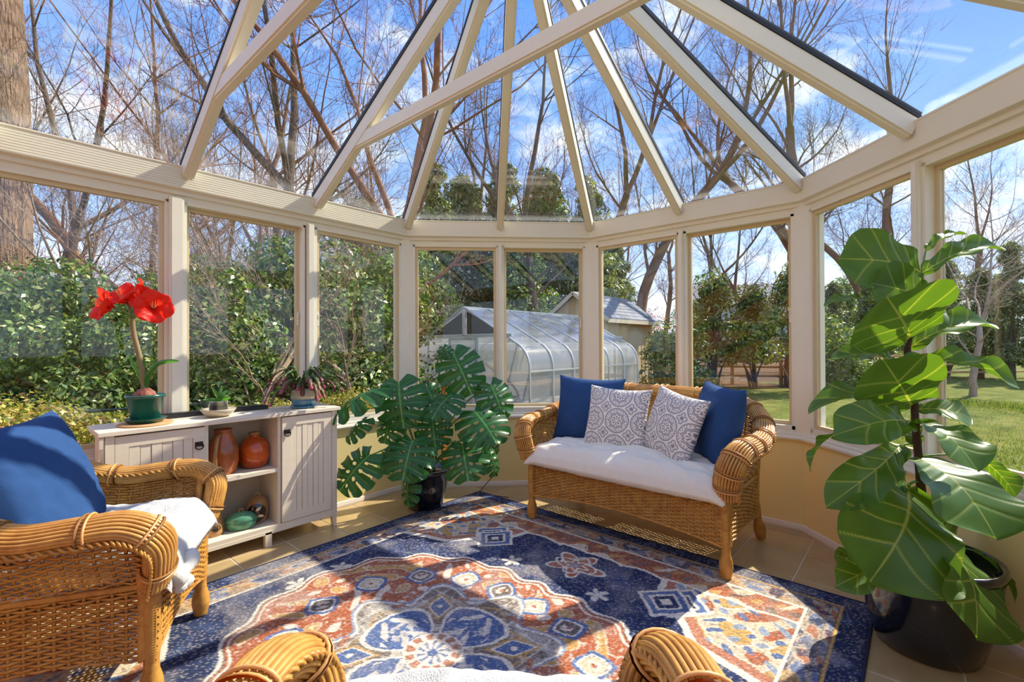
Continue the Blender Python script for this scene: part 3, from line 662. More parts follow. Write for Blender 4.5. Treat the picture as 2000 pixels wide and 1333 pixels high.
for (y0, y1) in ((YL, YL+.035), (YR-.035, YR)):
    c = (y0+y1)/2+1.445; w = (y1-y0)/2; s_ = 1 if y0 < -1.5 else -1
    for x in (.315, .045):
        m = MB(); m.add([(x-.175+dx, c+dy, z) for dx in (-.017, .017) for (dy, z) in ((-w, .10), (w, .10), (w if s_ < 0 else w*.2, 0.0), (-w*.2 if s_ < 0 else -w, 0.0))], [(0, 1, 2, 3), (7, 6, 5, 4), (0, 4, 5, 1), (1, 5, 6, 2), (2, 6, 7, 3), (3, 7, 4, 0)])
        o = m.build('foot', CABM, cab); recalc(o)
cb('foot', .30, .334, -1.30, -1.262, 0, .09)
for y0, y1 in ((YL, YL+.036), (YR-.036, YR)): cb('stile', .322, .338, y0, y1, .09, .798)
# corbel on the free end
m = MB(); m.add([(x, y, z) for y in (-.613, -.628) for (x, z) in ((.135, .795), (.172, .795), (.170, .74), (.158, .69), (.150, .62), (.135, .60))], [(0, 1, 2, 3, 4, 5), (11, 10, 9, 8, 7, 6)]+[(i, i+6, (i+1) % 6+6, (i+1) % 6) for i in range(6)]); o = m.build('corbel', CABM, cab); recalc(o)
def door(y0, y1, hinge, z0=.128, z1=.79):
    d = cb('door', .310, .326, y0, y1, z0, z1); st = .055
    m = MB()
    for (a, b, c_, e_) in ((y0, y0+st, z0, z1), (y1-st, y1, z0, z1), (y0+st, y1-st, z0, z0+st), (y0+st, y1-st, z1-st, z1)):
        m.box((.331-.175, (a+b)/2+1.445, (c_+e_)/2), (.012, b-a, e_-c_))
    m.build('door_frame', CABM, d)
    n = 6; wv = (y1-y0-2*st)/n
    for k in range(n):
        a = y0+st+k*wv; m = MB(); m.box((.329-.175, a+wv/2+1.445, (z0+z1)/2), (.006 if k % 2 else .010, wv-.0035, z1-z0-2*st)); m.build('slat', CABM, d)
    hy = (y1-.028 if hinge < 0 else y0+.028)+1.445; hz = .69
    m = MB(); m.box((.339-.175, hy, hz+.008), (.005, .038, .026)); an = np.linspace(0, 2*PI, 18)
    m.tube([(.349-.175, hy+.019*math.cos(a), hz-.004+.016*math.sin(a)) for a in an], .0034, 6); m.box((.345-.175, hy, hz+.012), (.012, .014, .008)); m.build('handle', PULL, d, label='dark bronze ring pull')
door(-2.012, -1.624, -1); door(-1.20, -.874, 1)
# ---------------------------------------------------------------- pottery on the shelves
def glaze(name, c1, c2, vs, rough=.22): return mat(name, c1, rough, .5, rgb2=c2, vs=vs, var=.12, coat=.3)
JUG = glaze('brown_orange_glaze', (190, 96, 36), (112, 66, 40), 7); ORG = glaze('burnt_orange_glaze', (206, 92, 24), (150, 54, 14), 14); TAN = glaze('tan_stoneware', (176, 132, 80), (140, 96, 54), 8, .5)
GRN = glaze('green_glaze', (96, 158, 118), (58, 112, 84), 12); BLK = mat('black_glaze', (26, 20, 18), .15, coat=.5)
def wob(o, amp=.006, seed=0):
    for v in o.data.vertices: q = nz(v.co.x*9+seed, v.co.y*9, v.co.z*9); v.co.x *= 1+amp*8*q; v.co.y *= 1+amp*8*q
SH1, SH2 = .474, .124
j = empty('stoneware_jug', (.19, -1.487, SH1), rz=R(20), label='tall brown and orange glazed jug with a long handle on the cabinet shelf', category='jug')
m = MB(); m.lathe([(0, 0), (.062, 0), (.072, .02), (.086, .08), (.084, .14), (.066, .20), (.046, .235), (.044, .255), (.05, .268), (.042, .268), (.038, .25), (.036, .23), (0, .22)], 32); b_ = m.build('body', JUG, j, True); wob(b_)
m = MB(); m.tube(spline([(.03, -.042, .245), (.055, -.078, .225), (.068, -.10, .15), (.064, -.098, .08), (.05, -.07, .045)], 24), [.012]*24, 8, flat=.6); m.build('handle', TAN, j, True)
j = empty('bottle_vase', (.17, -1.305, SH1), label='round burnt orange vase with a narrow neck on the upper shelf', category='vase')
m = MB(); m.lathe([(0, .006), (.055, .0), (.078, .02), (.089, .08), (.084, .135), (.06, .175), (.03, .192), (.026, .205), (.031, .216), (.022, .216), (.02, .2), (0, .19)], 32); b_ = m.build('body', ORG, j, True); wob(b_, .004, 3)
m = MB(); m.lathe([(.027, .203), (.033, .213), (.031, .221), (.021, .219)], 24); m.build('rim', TAN, j, True)
j = empty('tall_vase', (.20, -1.545, SH2), label='tall waisted tan stoneware vase on the lower shelf behind the chair arm', category='vase')
m = MB(); m.lathe([(0, 0), (.055, 0), (.058, .02), (.05, .07), (.045, .12), (.052, .17), (.056, .21), (.045, .25), (.035, .265), (.03, .265), (.03, .25), (0, .2)], 28); b_ = m.build('body', TAN, j, True); wob(b_, .005, 8)
m = MB(); an = np.linspace(0, 2*PI, 20); m.tube([(.058+.001, .022*math.cos(a), .05+.016*math.sin(a)) for a in an], .003, 5); m.tube([(.059, .010*math.cos(a), .05+.008*math.sin(a)) for a in an], .003, 5); m.build('eye_motif', BLK, j)
j = empty('lidded_box', (.225, -1.40, SH2), rz=R(70), label='oval green glazed lidded box on the lower shelf', category='box')
m = MB(); m.lathe([(0, 0), (.06, 0), (.078, .012), (.086, .04), (.084, .052), (0, .052)], 32, sq=.72); b_ = m.build('base', GRN, j, True); wob(b_, .004, 2)
m = MB(); m.lathe([(.088, .052), (.090, .058), (.078, .078), (.055, .096), (.0, .104)], 32, sq=.72); b_ = m.build('lid', GRN, j, True); wob(b_, .004, 5)
m = MB(); m.tube(spline([(-.012, 0, .10), (-.008, 0, .117), (.008, 0, .117), (.012, 0, .10)], 12), .004, 6); m.build('knob', TAN, j, True)
j = empty('leaf_vessel', (.18, -1.288, SH2), rz=R(-25), label='rounded tan pot with a black panel of leaf motifs on the lower shelf', category='vessel')
m = MB(); m.lathe([(0, .0), (.045, 0), (.07, .02), (.084, .07), (.082, .11), (.065, .145), (.03, .162), (0, .165)], 32, sq=.75); b_ = m.build('body', TAN, j, True); wob(b_, .005, 11)
PB = []
def onbody(a, z): r_ = np.interp(z, [0, .02, .07, .11, .145], [.045, .07, .084, .082, .065]); return (math.sin(a)*r_*1.04+.004, math.cos(a)*r_*.78*-1, z)
m = MB(); rad = np.linspace(0, 1, 6); an = np.linspace(0, 2*PI, 25)[:-1]; G = []
for q in rad:
    row = []
    for a in an:
        yy = .052*q*math.cos(a); z = .078+.058*q*math.sin(a); rr = np.interp(z, [0, .02, .07, .11, .145], [.045, .07, .084, .082, .065]); row.append((math.sqrt(max(0, 1-(yy/(rr*.80))**2))*rr*1.10+.003, yy, z))
    G.append(row)
m.grid(np.array(G), cv=True); pn = m.build('dark_panel', BLK, j, True)
for (y_, z_, rot) in ((.012, .105, .6), (-.024, .065, 1.0), (.026, .06, -.5)):
    m = MB(); t = np.linspace(0, 1, 9); l_ = .036
    c1 = [(y_+l_*(q-.5)*math.cos(rot)+s_*.009*math.sin(PI*q)*-math.sin(rot), z_+l_*(q-.5)*math.sin(rot)+s_*.009*math.sin(PI*q)*math.cos(rot)) for s_ in (1, -1) for q in (t if s_ > 0 else t[::-1])]
    def bx_(yy, z): rr = np.interp(z, [0, .02, .07, .11, .145], [.045, .07, .084, .082, .065]); return math.sqrt(max(0, 1-(yy/(rr*.80))**2))*rr*1.10+.006
    m.add([(bx_(a, b), a, b) for a, b in c1]+[(bx_(a, b)-.004, a, b) for a, b in c1], [tuple(range(18)), tuple(range(35, 17, -1))]); o = m.build('leaf_motif', mat('cream_slip', (222, 190, 146), .4), pn)
for (dy, z) in ((0, .168),):
    m = MB(); m.tube(spline([(0, -.013, .155), (0, -.010, .178), (0, .010, .178), (0, .013, .155)], 14), .0045, 6); m.build('loop', TAN, j, True)
# outlet on the back-left knee wall, cable
m = MB(); c = onb = None
ang = R(45); P = (.628, .628)
m.box((0, 0, 0), (.072, .008, .115)); op = m.build('outlet_plate', mat('white_plastic', (236, 232, 222), .4), loc=(.70+.003, .70-.003, .40), rz=ang, label='white outlet plate on the knee wall between monstera and loveseat', category='outlet')
for z in (-.025, .025):
    m = MB(); m.box((0, -.005, z), (.034, .004, .03)); m.build('socket', mat('white_plastic2', (222, 218, 208), .4), op)
m = MB(); m.tube(spline([(.60, .53, .16), (.56, .36, .02), (.60, .28, .008), (.68, .30, .008), (.78, .33, .008), (.86, .36, .008)], 40), .0035, 6)
m.build('power_cord', mat('brown_cord', (70, 50, 36), .5), None, True, label='thin dark cord trailing on the tiles from the monstera pot', category='cord')
# ================================================================ INDOOR PLANTS
SOIL = mat('dark_soil', (52, 36, 26), .95, var=.3, vs=60, bump=1, bs=120)
POTB = mat('glossy_black_pot', (14, 16, 26), .16, .6, coat=.6, var=.2, vs=4, stretch=(1, 1, 30))
FIGL = mat('fig_leaf', attr=True, rough=.36, spec=.45, trans=.42, tcol=(1.9, 1.7, .5))
MONL = mat('monstera_leaf', attr=True, rough=.28, spec=.5, trans=.38, tcol=(2.4, 2.2, .6))
STEMG = mat('green_stem', (98, 132, 56), .45, var=.12); BARK1 = mat('fig_bark', (72, 48, 32), .8, var=.25, vs=30, bump=.6, bs=80)
def leafmesh(name, wprof, nt_, nq, veins, base, vein, m_, seed=0, cup=.22, bend=.25, wav=.035, vw=.011):
    t = np.linspace(0, 1, nt_); q = np.linspace(-1, 1, nq); T_, Q_ = np.meshgrid(t, q, indexing='ij')
    hwid = np.interp(t, [p[0] for p in wprof], [p[1] for p in wprof]); k = np.ones(5)/5; hwid[2:-2] = np.convolve(hwid, k, 'valid'); Wd = hwid[:, None]
    rng = np.random.RandomState(seed); X = Q_*Wd*(1+.03*np.sin(T_*17+seed)); ph = rng.rand()*6
    Zz = cup*Wd*np.abs(Q_)**1.5*.55+.10*np.sin(PI*T_)-bend*T_**2*.6+wav*np.abs(Q_)**2*np.sin(T_*15+ph+np.sign(Q_)*1.3)
    lin = np.clip(1.6-np.abs(X)/(vw*(1.3-T_)), 0, 1)
    side = np.zeros_like(X); ridge = np.zeros_like(X)
    for t0 in veins:
        d = T_-(t0+np.abs(X)*.62-.25*X**2)
        s_ = np.clip(1.5-np.abs(d)/(vw*.75*(1.1-np.abs(Q_)*.6)), 0, 1); side = np.maximum(side, s_*(T_ >= t0-.02)); ridge += .012*np.exp(-(d/.02)**2)
    Zz -= ridge*.5
    col = np.tile(np.array(L(*base)), (T_.size, 1)).reshape(nt_, nq, 3); n2 = np.array([[nz(a*5+seed, b*3, seed) for b in q] for a in t]); col *= (1+.22*n2)[..., None]
    f = np.maximum(lin, side*.7)[..., None]; col = col*(1-f)+np.array(L(*vein))*f
    id_ = np.arange(nt_*nq).reshape(nt_, nq); F = np.stack([id_[:-1, :-1], id_[:-1, 1:], id_[1:, 1:], id_[1:, :-1]], -1).reshape(-1, 4)
    return fastmesh(name, np.stack([X, T_, Zz], -1).reshape(-1, 3), F, m_, col.reshape(-1, 3), True)
def place_leaf(name, me, parent, b, t, w, nrm, thick=1.0, **kw):
    y = (t-b); ln = y.length; y = y/ln; n = Vector(nrm); x = y.cross(n)
    if x.length < 1e-4: x = y.cross(Vector((0, 0, 1)))
    x.normalize(); z = x.cross(y)
    if z.dot(n) < 0: z = -z; x = -x
    # keep right handed
    x = y.cross(z)
    M_ = Matrix(((x[0]*w, y[0]*ln, z[0]*ln*thick, b[0]), (x[1]*w, y[1]*ln, z[1]*ln*thick, b[1]), (x[2]*w, y[2]*ln, z[2]*ln*thick, b[2]), (0, 0, 0, 1)))
    o = obj(name, me, None); o.matrix_world = M_
    o.parent = parent; o.matrix_parent_inverse = Matrix.Translation(-Vector(parent.location))
    for k, v in kw.items(): o[k] = v
    return o
FPROF = [(0, .02), (.04, .16), (.12, .27), (.25, .30), (.4, .33), (.55, .42), (.7, .49), (.82, .48), (.91, .38), (.97, .20), (1, .02)]
figm = [leafmesh('leaf', FPROF, 90, 71, [.05, .18, .33, .50, .68], (80, 116, 40), (164, 176, 88), FIGL, s_, cup=.2+.1*s_, bend=.16+.10*s_, wav=.03+.012*s_, vw=.0115) for s_ in range(3)]
fig = empty('fiddle_leaf_fig', (3.38, .11, 0), label='tall fiddle-leaf fig in a glossy black pot beside the right windows', category='potted plant')
m = MB(); m.lathe([(0, .0), (.155, 0), (.17, .012), (.20, .12), (.222, .26), (.232, .35), (.238, .352), (.242, .372), (.236, .388), (.224, .388), (.215, .36), (.205, .33), (0, .33)], 48); m.build('pot', POTB, fig, True)
m = MB(); m.lathe([(0, .338), (.12, .342), (.208, .332)], 32); m.build('soil', SOIL, fig)
st = [pp(1800, 1045, 1.92), pp(1797, 930, 1.92), pp(1788, 830, 1.93), pp(1783, 750, 1.93), pp(1772, 690, 1.94), pp(1790, 600, 1.95), pp(1800, 540, 1.95)]
st[0].x, st[0].y, st[0].z = 3.38, .11, .33
q = spline(st, 60); m = MB(); m.tube(q-np.array(fig.location), [.017-.009*i/60+.0018*(i % 4 == 0) for i in range(60)], 10); m.build('stem', BARK1, fig, True)
# base px, tip px, depths, width px, normal (right, up, toward camera)
FL = [((1800, 532, 1.95), (1652, 500, 1.90), 125, (-.1, .2, .95), 0), ((1800, 535, 1.95), (1958, 463, 1.90), 62, (-.2, .8, .55), 1), ((1808, 490, 2.0), (1880, 447, 2.0), 34, (-.5, .7, .3), 1),
      ((1803, 585, 1.94), (1716, 553, 1.84), 100, (.3, -.1, .95), 0), ((1773, 664, 1.94), (1745, 592, 1.74), 190, (.05, -.6, .75), 0), ((1700, 590, 1.97), (1612, 586, 2.0), 36, (-.2, .9, .3), 1),
      ((1777, 680, 1.94), (1938, 608, 1.88), 78, (-.15, .85, .5), 2), ((1760, 712, 1.95), (1632, 686, 1.98), 52, (.1, .8, .5), 1), ((1760, 708, 1.93), (1999, 724, 1.72), 72, (-.1, .9, .42), 2),
      ((1780, 793, 1.93), (1735, 716, 1.74), 150, (-.1, -.6, .75), 0), ((1762, 783, 1.94), (1588, 776, 1.86), 50, (0, .95, .3), 1), ((1790, 800, 1.93), (1902, 812, 1.85), 66, (0, .75, .6), 0),
      ((1776, 828, 1.92), (1646, 838, 1.70), 90, (-.1, .62, .78), 0), ((1787, 826, 1.92), (1920, 892, 1.66), 112, (.1, .6, .8), 2), ((1756, 872, 1.92), (1640, 978, 1.72), 84, (-.55, .1, .8), 1),
      ((1790, 892, 1.92), (1958, 1040, 1.60), 205, (.12, .35, .93), 0), ((1652, 842, 1.84), (1565, 908, 1.80), 30, (.3, .5, -.4), 1), ((1772, 952, 1.90), (1742, 1122, 1.62), 225, (-.12, .33, .94), 2),
      ((1838, 1050, 1.84), (1930, 1243, 1.55), 185, (.25, .25, .93), 0), ((1915, 895, 1.88), (1992, 968, 1.77), 46, (.5, .3, -.5), 1), ((1772, 948, 1.94), (1722, 926, 1.86), 62, (0, .5, .85), 1),
      ((1900, 1075, 1.86), (1999, 1172, 1.74), 52, (.6, .2, .5), 1), ((1722, 1100, 1.88), (1645, 1140, 1.72), 62, (-.3, .5, .8), 0), ((1680, 1075, 1.90), (1642, 1098, 1.86), 40, (-.3, .6, .6), 2), ((1790, 870, 1.94), (1760, 820, 2.0), 60, (0, .4, .8), 0),
      ((1782, 745, 1.95), (1860, 690, 2.0), 50, (0, .8, -.4), 1), ((1800, 1000, 1.95), (1880, 1075, 1.97), 90, (.2, .5, .7), 0)]
for i, (b, t, wpx, nr, v) in enumerate(FL):
    B_, T_ = pp(*b), pp(*t); dm = (b[2]+t[2])/2
    place_leaf('leaf', figm[v], fig, B_, T_, wpx/FPX*dm*1.02, camdir(*nr))
    k_ = int(np.argmin(np.linalg.norm(q-np.array(B_), axis=1))); pt = Vector(q[k_]); d_ = (B_-pt)
    if d_.length > .012:
        m = MB(); m.tube(spline([pt, pt+d_*.5+Vector((0, 0, .01)), B_], 8)-np.array(fig.location), .0035, 6); m.build('petiole', STEMG, fig, True)
# ---------------------------------------------------------------- monstera
def monstera_mesh(seed):
    nt_, nq = 84, 22; V = []; C_ = []; F = []; base = np.array(L(42, 96, 50)); vein = np.array(L(110, 160, 80))
    rng = np.random.RandomState(seed); off = 0; nl = 5
    for sd in (-1, 1):
        t = np.linspace(0, 1, nt_); q = np.linspace(0, 1, nq); T_, Q_ = np.meshgrid(t, q, indexing='ij')
        phi = np.radians(168)*(1-T_**.92); ex = .50*np.abs(np.sin(phi))**.75; ey = np.where(phi < PI/2, .40+.60*np.cos(phi), .40+.50*np.cos(phi))
        oy = .10+.86*T_**.95; qq = Q_**1.0; X = ex*qq; Y = oy+(ey-oy)*(qq**1.12)
        fr = (T_*nl+.10*sd) % 1.0; fin = np.abs(fr-.5)*2          # 1 at the slots
        Z = .05*np.sin(PI*Y)-.28*qq**2*ex*1.2+.03*np.cos(2*PI*fr)*qq-.16*np.clip(Y, 0, 1)**2
        slot_w = .04+.17*np.clip((qq-.38)/.62, 0, 1)
        cut = (fin > 1-slot_w) & (qq > .40+.10*np.sin(T_*23+seed)) & (T_ > .10) & (T_ < .95)
        hole = (((fr-.0-np.where(fr > .5, 1, 0))/.16)**2+((qq-.24)/.07)**2 < 1) & (T_ > .2) & (T_ < .85)
        bad = cut | hole
        col = np.tile(base, (nt_, nq, 1))*(1+.18*np.sin(T_*40)*.3+.1*rng.randn(nt_, 1))[..., None]
        vl = np.maximum(np.where(X < .012, 1.0, 0), np.where((fin < .10) & (qq < .8), .35, 0))[..., None]; col = col*(1-vl)+vein*vl
        id_ = np.arange(nt_*nq).reshape(nt_, nq)+off; off += nt_*nq
        f = np.stack([id_[:-1, :-1], id_[:-1, 1:], id_[1:, 1:], id_[1:, :-1]], -1).reshape(-1, 4)
        bq = (bad[:-1, :-1] | bad[1:, 1:]).ravel(); f = f[~bq]
        if sd < 0: f = f[:, ::-1]
        V.append(np.stack([sd*X, Y-.1, Z], -1).reshape(-1, 3)); C_.append(col.reshape(-1, 3)); F.append(f)
    return fastmesh('leaf', np.concatenate(V), np.concatenate(F), MONL, np.concatenate(C_), True)
monm = [monstera_mesh(s_) for s_ in range(2)]
mon = empty('monstera', (.50, -.20, 0), label='large split-leaf monstera in a black pot in the corner between the cabinet and loveseat', category='potted plant')
m = MB(); m.lathe([(0, 0), (.115, 0), (.13, .01), (.165, .16), (.185, .275), (.193, .278), (.196, .298), (.188, .305), (.178, .30), (.17, .26), (0, .26)], 40); m.build('pot', POTB, mon, True)
m = MB(); m.lathe([(0, .268), (.10, .272), (.172, .262)], 24); m.build('soil', SOIL, mon)
ML = [((779, 748, 3.45), (786, 842, 3.25), 100, (0, .45, .9)), ((742, 760, 3.35), (624, 808, 3.15), 62, (-.15, .9, .4)), ((716, 820, 3.3), (666, 862, 3.2), 44, (-.3, .7, .6)), ((722, 890, 3.25), (650, 962, 3.1), 88, (-.25, .5, .83)),
      ((806, 862, 3.3), (782, 940, 3.05), 100, (0, .4, .9)), ((800, 922, 3.3), (790, 998, 3.2), 46, (-.4, .1, .9)), ((886, 692, 3.6), (925, 775, 3.45), 88, (.05, .4, .9)), ((958, 752, 3.55), (990, 822, 3.45), 72, (.3, .4, .85)),
      ((926, 804, 3.45), (976, 864, 3.2), 98, (.15, .6, .75)), ((903, 868, 3.4), (914, 940, 3.15), 90, (0, .5, .86)), ((956, 880, 3.5), (972, 934, 3.4), 34, (.5, .1, .8)), ((948, 862, 3.6), (978, 886, 3.6), 40, (.2, .6, .7)),
      ((882, 772, 3.45), (838, 812, 3.2), 72, (-.2, .6, .75)), ((772, 800, 3.45), (742, 870, 3.3), 64, (-.3, .4, .85)), ((845, 820, 3.5), (850, 880, 3.35), 70, (.1, .4, .9)), ((866, 678, 3.62), (880, 700, 3.55), 30, (0, .6, .7)), ((835, 760, 3.6), (860, 810, 3.5), 60, (.1, .5, .85)), ((760, 880, 3.4), (745, 930, 3.3), 44, (-.3, .4, .8))]
crown = Vector((.50, -.20, .30))
for i, (b, t, wpx, nr) in enumerate(ML):
    B_, T_ = pp(*b), pp(*t); dm = (b[2]+t[2])/2; n_ = camdir(*nr)
    place_leaf('leaf', monm[i % 2], mon, B_, T_, wpx/FPX*dm*1.1, n_)
    c0 = crown+Vector((random.Random(i).uniform(-.06, .06), random.Random(i+50).uniform(-.06, .06), -.03)); md = (c0+B_)/2+Vector((0, 0, .10))+(B_-c0)*.05
    m = MB(); m.tube(spline([c0, md, B_], 22)-np.array(mon.location), np.linspace(.009, .0048, 22), 7); m.build('petiole', STEMG, mon, True)
b0 = pp(868, 905, 3.62); b0.x, b0.y = .55, -.12
m = MB(); t0 = pp(867, 748, 3.62); m.beam(np.array((t0.x, t0.y, .30))-np.array(mon.location), np.array(t0)-np.array(mon.location), .04, .02, up=(1, 0, 0)); tt = np.array(t0)-np.array(mon.location); m.beam(tt, tt+np.array((0, 0, .02)), .065, .03, up=(1, 0, 0)); m.build('support_stake', mat('orange_wood', (196, 116, 48), .5, var=.15), mon)
# ---------------------------------------------------------------- amaryllis
ama = empty('amaryllis', (.20, -1.865, .832), label='red amaryllis in flower in a dark green pot on the cabinet top', category='potted plant')
GPOT = mat('dark_green_plastic', (20, 84, 70), .28, .5, coat=.3)
m = MB(); m.lathe([(0, .018), (.062, .018), (.066, .022), (.083, .135), (.09, .136), (.091, .15), (.085, .152), (.078, .13), (0, .125)], 36); m.build('pot', GPOT, ama, True)
m = MB(); m.lathe([(0, 0), (.075, 0), (.092, .022), (.095, .024), (.088, .024), (.072, .008), (0, .008)], 36); m.build('saucer', GPOT, ama, True)
m = MB(); m.lathe([(0, .126), (.078, .132)], 24); m.build('soil', SOIL, ama)
BULB = mat('papery_bulb', (120, 58, 44), .7, rgb2=(170, 110, 80), vs=25, bump=.8, bs=60)
m = MB(); m.lathe([(0, .11), (.045, .115), (.055, .14), (.045, .165), (.02, .185), (0, .19)], 20); b_ = m.build('bulb', BULB, ama, True); wob(b_, .02)
al = np.array(ama.location); dA = float(np.dot(al-CAM, FW))
head = pp(258, 622, dA); sp = spline([Vector((al[0], al[1], al[2]+.15)), pp(274, 705, dA), pp(262, 655, dA), head], 30)
m = MB(); m.tube(sp-al, np.linspace(.015, .012, 30), 12); m.build('flower_stalk', mat('stalk_green', (120, 118, 72), .5, rgb2=(146, 120, 84), vs=5), ama, True)
PET = mat('red_petal', (244, 42, 26), .45, .3, trans=.4, tcol=(1.0, .08, .03), rgb2=(226, 24, 16), vs=10)
PPROF = [(0, .10), (.2, .24), (.45, .42), (.65, .46), (.85, .34), (.95, .18), (1, .03)]
t = np.linspace(0, 1, 18); qv = np.linspace(-1, 1, 13); T_, Q_ = np.meshgrid(t, qv, indexing='ij'); Wp = np.interp(t, [p[0] for p in PPROF], [p[1] for p in PPROF])[:, None]
Xp = Q_*Wp; Yp = T_*(1-.0*T_); Zp = .30*T_**.8-.55*np.clip(T_-.45, 0, 1)**2-.25*Wp*Q_**2+.045*np.sin(T_*14+Q_*3)*np.abs(Q_)
id_ = np.arange(T_.size).reshape(T_.shape); Fp = np.stack([id_[:-1, :-1], id_[:-1, 1:], id_[1:, 1:], id_[1:, :-1]], -1).reshape(-1, 4)
petm = fastmesh('petal', np.stack([Xp, Yp, Zp], -1).reshape(-1, 3), Fp, PET, None, True)
YEL = mat('stamen', (236, 190, 120), .5)
for (px_, py_, dd, nr) in ((222, 600, -.05, (-.55, .18, .8)), (248, 592, .06, (-.1, .55, .5)), (300, 604, -.03, (.6, .15, .75)), (278, 585, .08, (.35, .5, -.3)), (262, 598, .12, (-.1, .35, -.9))):
    cpos = pp(px_, py_, dA+dd); ax_ = camdir(*nr); pass
    hv = Vector(head); stem_ = MB(); stem_.tube(spline([hv, (hv+cpos)/2+Vector((0, 0, .012)), cpos], 10)-al, [.007]*10, 7); stem_.build('flower_neck', STEMG, ama, True)
    x_ = ax_.cross(Vector((0, 0, 1))).normalized(); z_ = x_.cross(ax_)
    bm_ = MB(); bm_.lathe([(.006, -.005), (.012, .01), (.02, .03), (.016, .035), (.008, .012), (0, .01)], 12); bq = Matrix((( x_[0], z_[0], ax_[0], cpos[0]), (x_[1], z_[1], ax_[1], cpos[1]), (x_[2], z_[2], ax_[2], cpos[2]), (0, 0, 0, 1)))
    fo = obj('flower', bm_.mesh('flower', PET, True), ama); fo.matrix_local = Matrix.Translation(-Vector(al)) @ bq
    for k in range(6):
        a = k*PI/3+.3; rr = .112 if k % 2 else .102
        po = obj('petal', petm, fo); rad_ = Vector((math.cos(a), math.sin(a), 0)); tan_ = Vector((-math.sin(a), math.cos(a), 0)); tl = .52 if k % 2 else .40
        yv = (rad_*math.cos(tl)+Vector((0, 0, 1))*math.sin(tl)); zv = (Vector((0, 0, 1))*math.cos(tl)-rad_*math.sin(tl)); xv = yv.cross(zv)
        po.matrix_local = Matrix(((xv[0]*rr, yv[0]*rr, zv[0]*rr, 0), (xv[1]*rr, yv[1]*rr, zv[1]*rr, 0), (xv[2]*rr, yv[2]*rr, zv[2]*rr, .008), (0, 0, 0, 1)))
    sm = MB()
    for k in range(6): a = k*PI/3; sm.tube(spline([(0, 0, .01), (.008*math.cos(a), .008*math.sin(a), .05), (.014*math.cos(a), .014*math.sin(a)+.012, .085)], 8), .0012, 4)
    sm.build('stamens', YEL, fo)
ALF = leafmesh('leaf', [(0, .3), (.3, .46), (.7, .42), (.92, .25), (1, .03)], 30, 9, [], (70, 128, 66), (110, 150, 90), FIGL, 2, cup=.3, bend=0, wav=.0, vw=.02)
def strap(pts, w, parent, me_name='leaf'):
    P_ = spline(pts, 24); T1 = np.gradient(P_, axis=0); T1 /= np.linalg.norm(T1, axis=1, keepdims=True); side = np.cross(T1, FW); side /= np.linalg.norm(side, axis=1, keepdims=True); nn = np.cross(side, T1)
    wp = w*np.interp(np.linspace(0, 1, 24), [0, .3, .7, .93, 1], [.6, 1, .9, .5, .04]); qv = np.linspace(-1, 1, 7)
    G = P_[:, None, :]+side[:, None, :]*(wp[:, None]*qv[None, :])[..., None]*.7+nn[:, None, :]*(wp[:, None]*np.abs(qv)[None, :])[..., None]*.5
    n1, n2 = G.shape[:2]; i_ = np.arange(n1*n2).reshape(n1, n2); F_ = np.stack([i_[:-1, :-1], i_[:-1, 1:], i_[1:, 1:], i_[1:, :-1]], -1).reshape(-1, 4)
    cols = np.tile(np.array(L(72, 126, 60)), (n1*n2, 1)); return obj(me_name, fastmesh(me_name, (G-np.array(parent.location)).reshape(-1, 3), F_, FIGL, cols, True), parent)
bz = Vector((al[0], al[1], al[2]+.15))
strap([bz, pp(288, 735, dA), pp(305, 712, dA-.02), pp(330, 706, dA-.05), pp(350, 706, dA-.08)], .018, ama)
strap([bz, pp(283, 740, dA-.02), pp(296, 722, dA-.03), pp(310, 708, dA-.02)], .016, ama); strap([bz, pp(280, 745, dA), pp(279, 720, dA), pp(281, 702, dA)], .015, ama); strap([bz, pp(270, 735, dA+.05), pp(255, 705, dA+.06), pp(250, 692, dA+.08)], .014, ama)
m = MB(); m.lathe([(0, 0), (.122, 0), (.125, .004), (.122, .009), (0, .009)], 40); m.build('trivet', mat('cork', (196, 150, 104), .9, var=.12, vs=80), None, loc=(.205, -1.865, .823), label='round cork trivet under the amaryllis pot', category='trivet')
# black tray strip behind the pots
m = MB(); m.box((0, 0, .012), (.07, .62, .024)); m.box((.0, 0, .026), (.05, .6, .004)); m.build('black_tray', mat('black_plastic', (24, 24, 24), .4), None, loc=(.055, -1.50, .823), label='long low black tray on the cabinet top against the window', category='tray')
# ---------------------------------------------------------------- small orchid in a clear cup set in a bowl
orc = empty('orchid_seedling', (.20, -1.515, .823), label='small green plant in a clear cup set in a shallow cream bowl on the cabinet', category='potted plant')
CER = glaze('cream_glaze', (206, 194, 170), (176, 160, 130), 14, .3)
m = MB(); m.lathe([(0, 0), (.05, 0), (.078, .02), (.094, .045), (.090, .047), (.07, .025), (.04, .012), (0, .012)], 36); m.build('bowl', CER, orc, True)
m = MB(); m.lathe([(.045, .018), (.054, .09), (.056, .09), (.053, .094), (.047, .022), (0, .02)], 28); m.build('clear_cup', glass('clear_plastic', (.9, .92, .93), .1), orc, True)
m = MB(); m.lathe([(0, .024), (.043, .024), (.049, .078), (0, .082)], 24); m.build('bark_mix', SOIL, orc)
ol = np.array(orc.location); dO = float(np.dot(ol-CAM, FW)); bz = Vector((ol[0], ol[1], ol[2]+.08))
for (pts, w) in (([(424, 775, 0), (412, 755, -.02)], .016), ([(432, 772, 0), (445, 762, .03)], .018), ([(418, 782, 0), (395, 782, -.05)], .015), ([(436, 780, 0), (450, 776, -.05)], .02), ([(428, 770, .02), (432, 752, .06)], .016)):
    strap([bz]+[pp(a, b, dO+c_) for a, b, c_ in pts], w, orc)
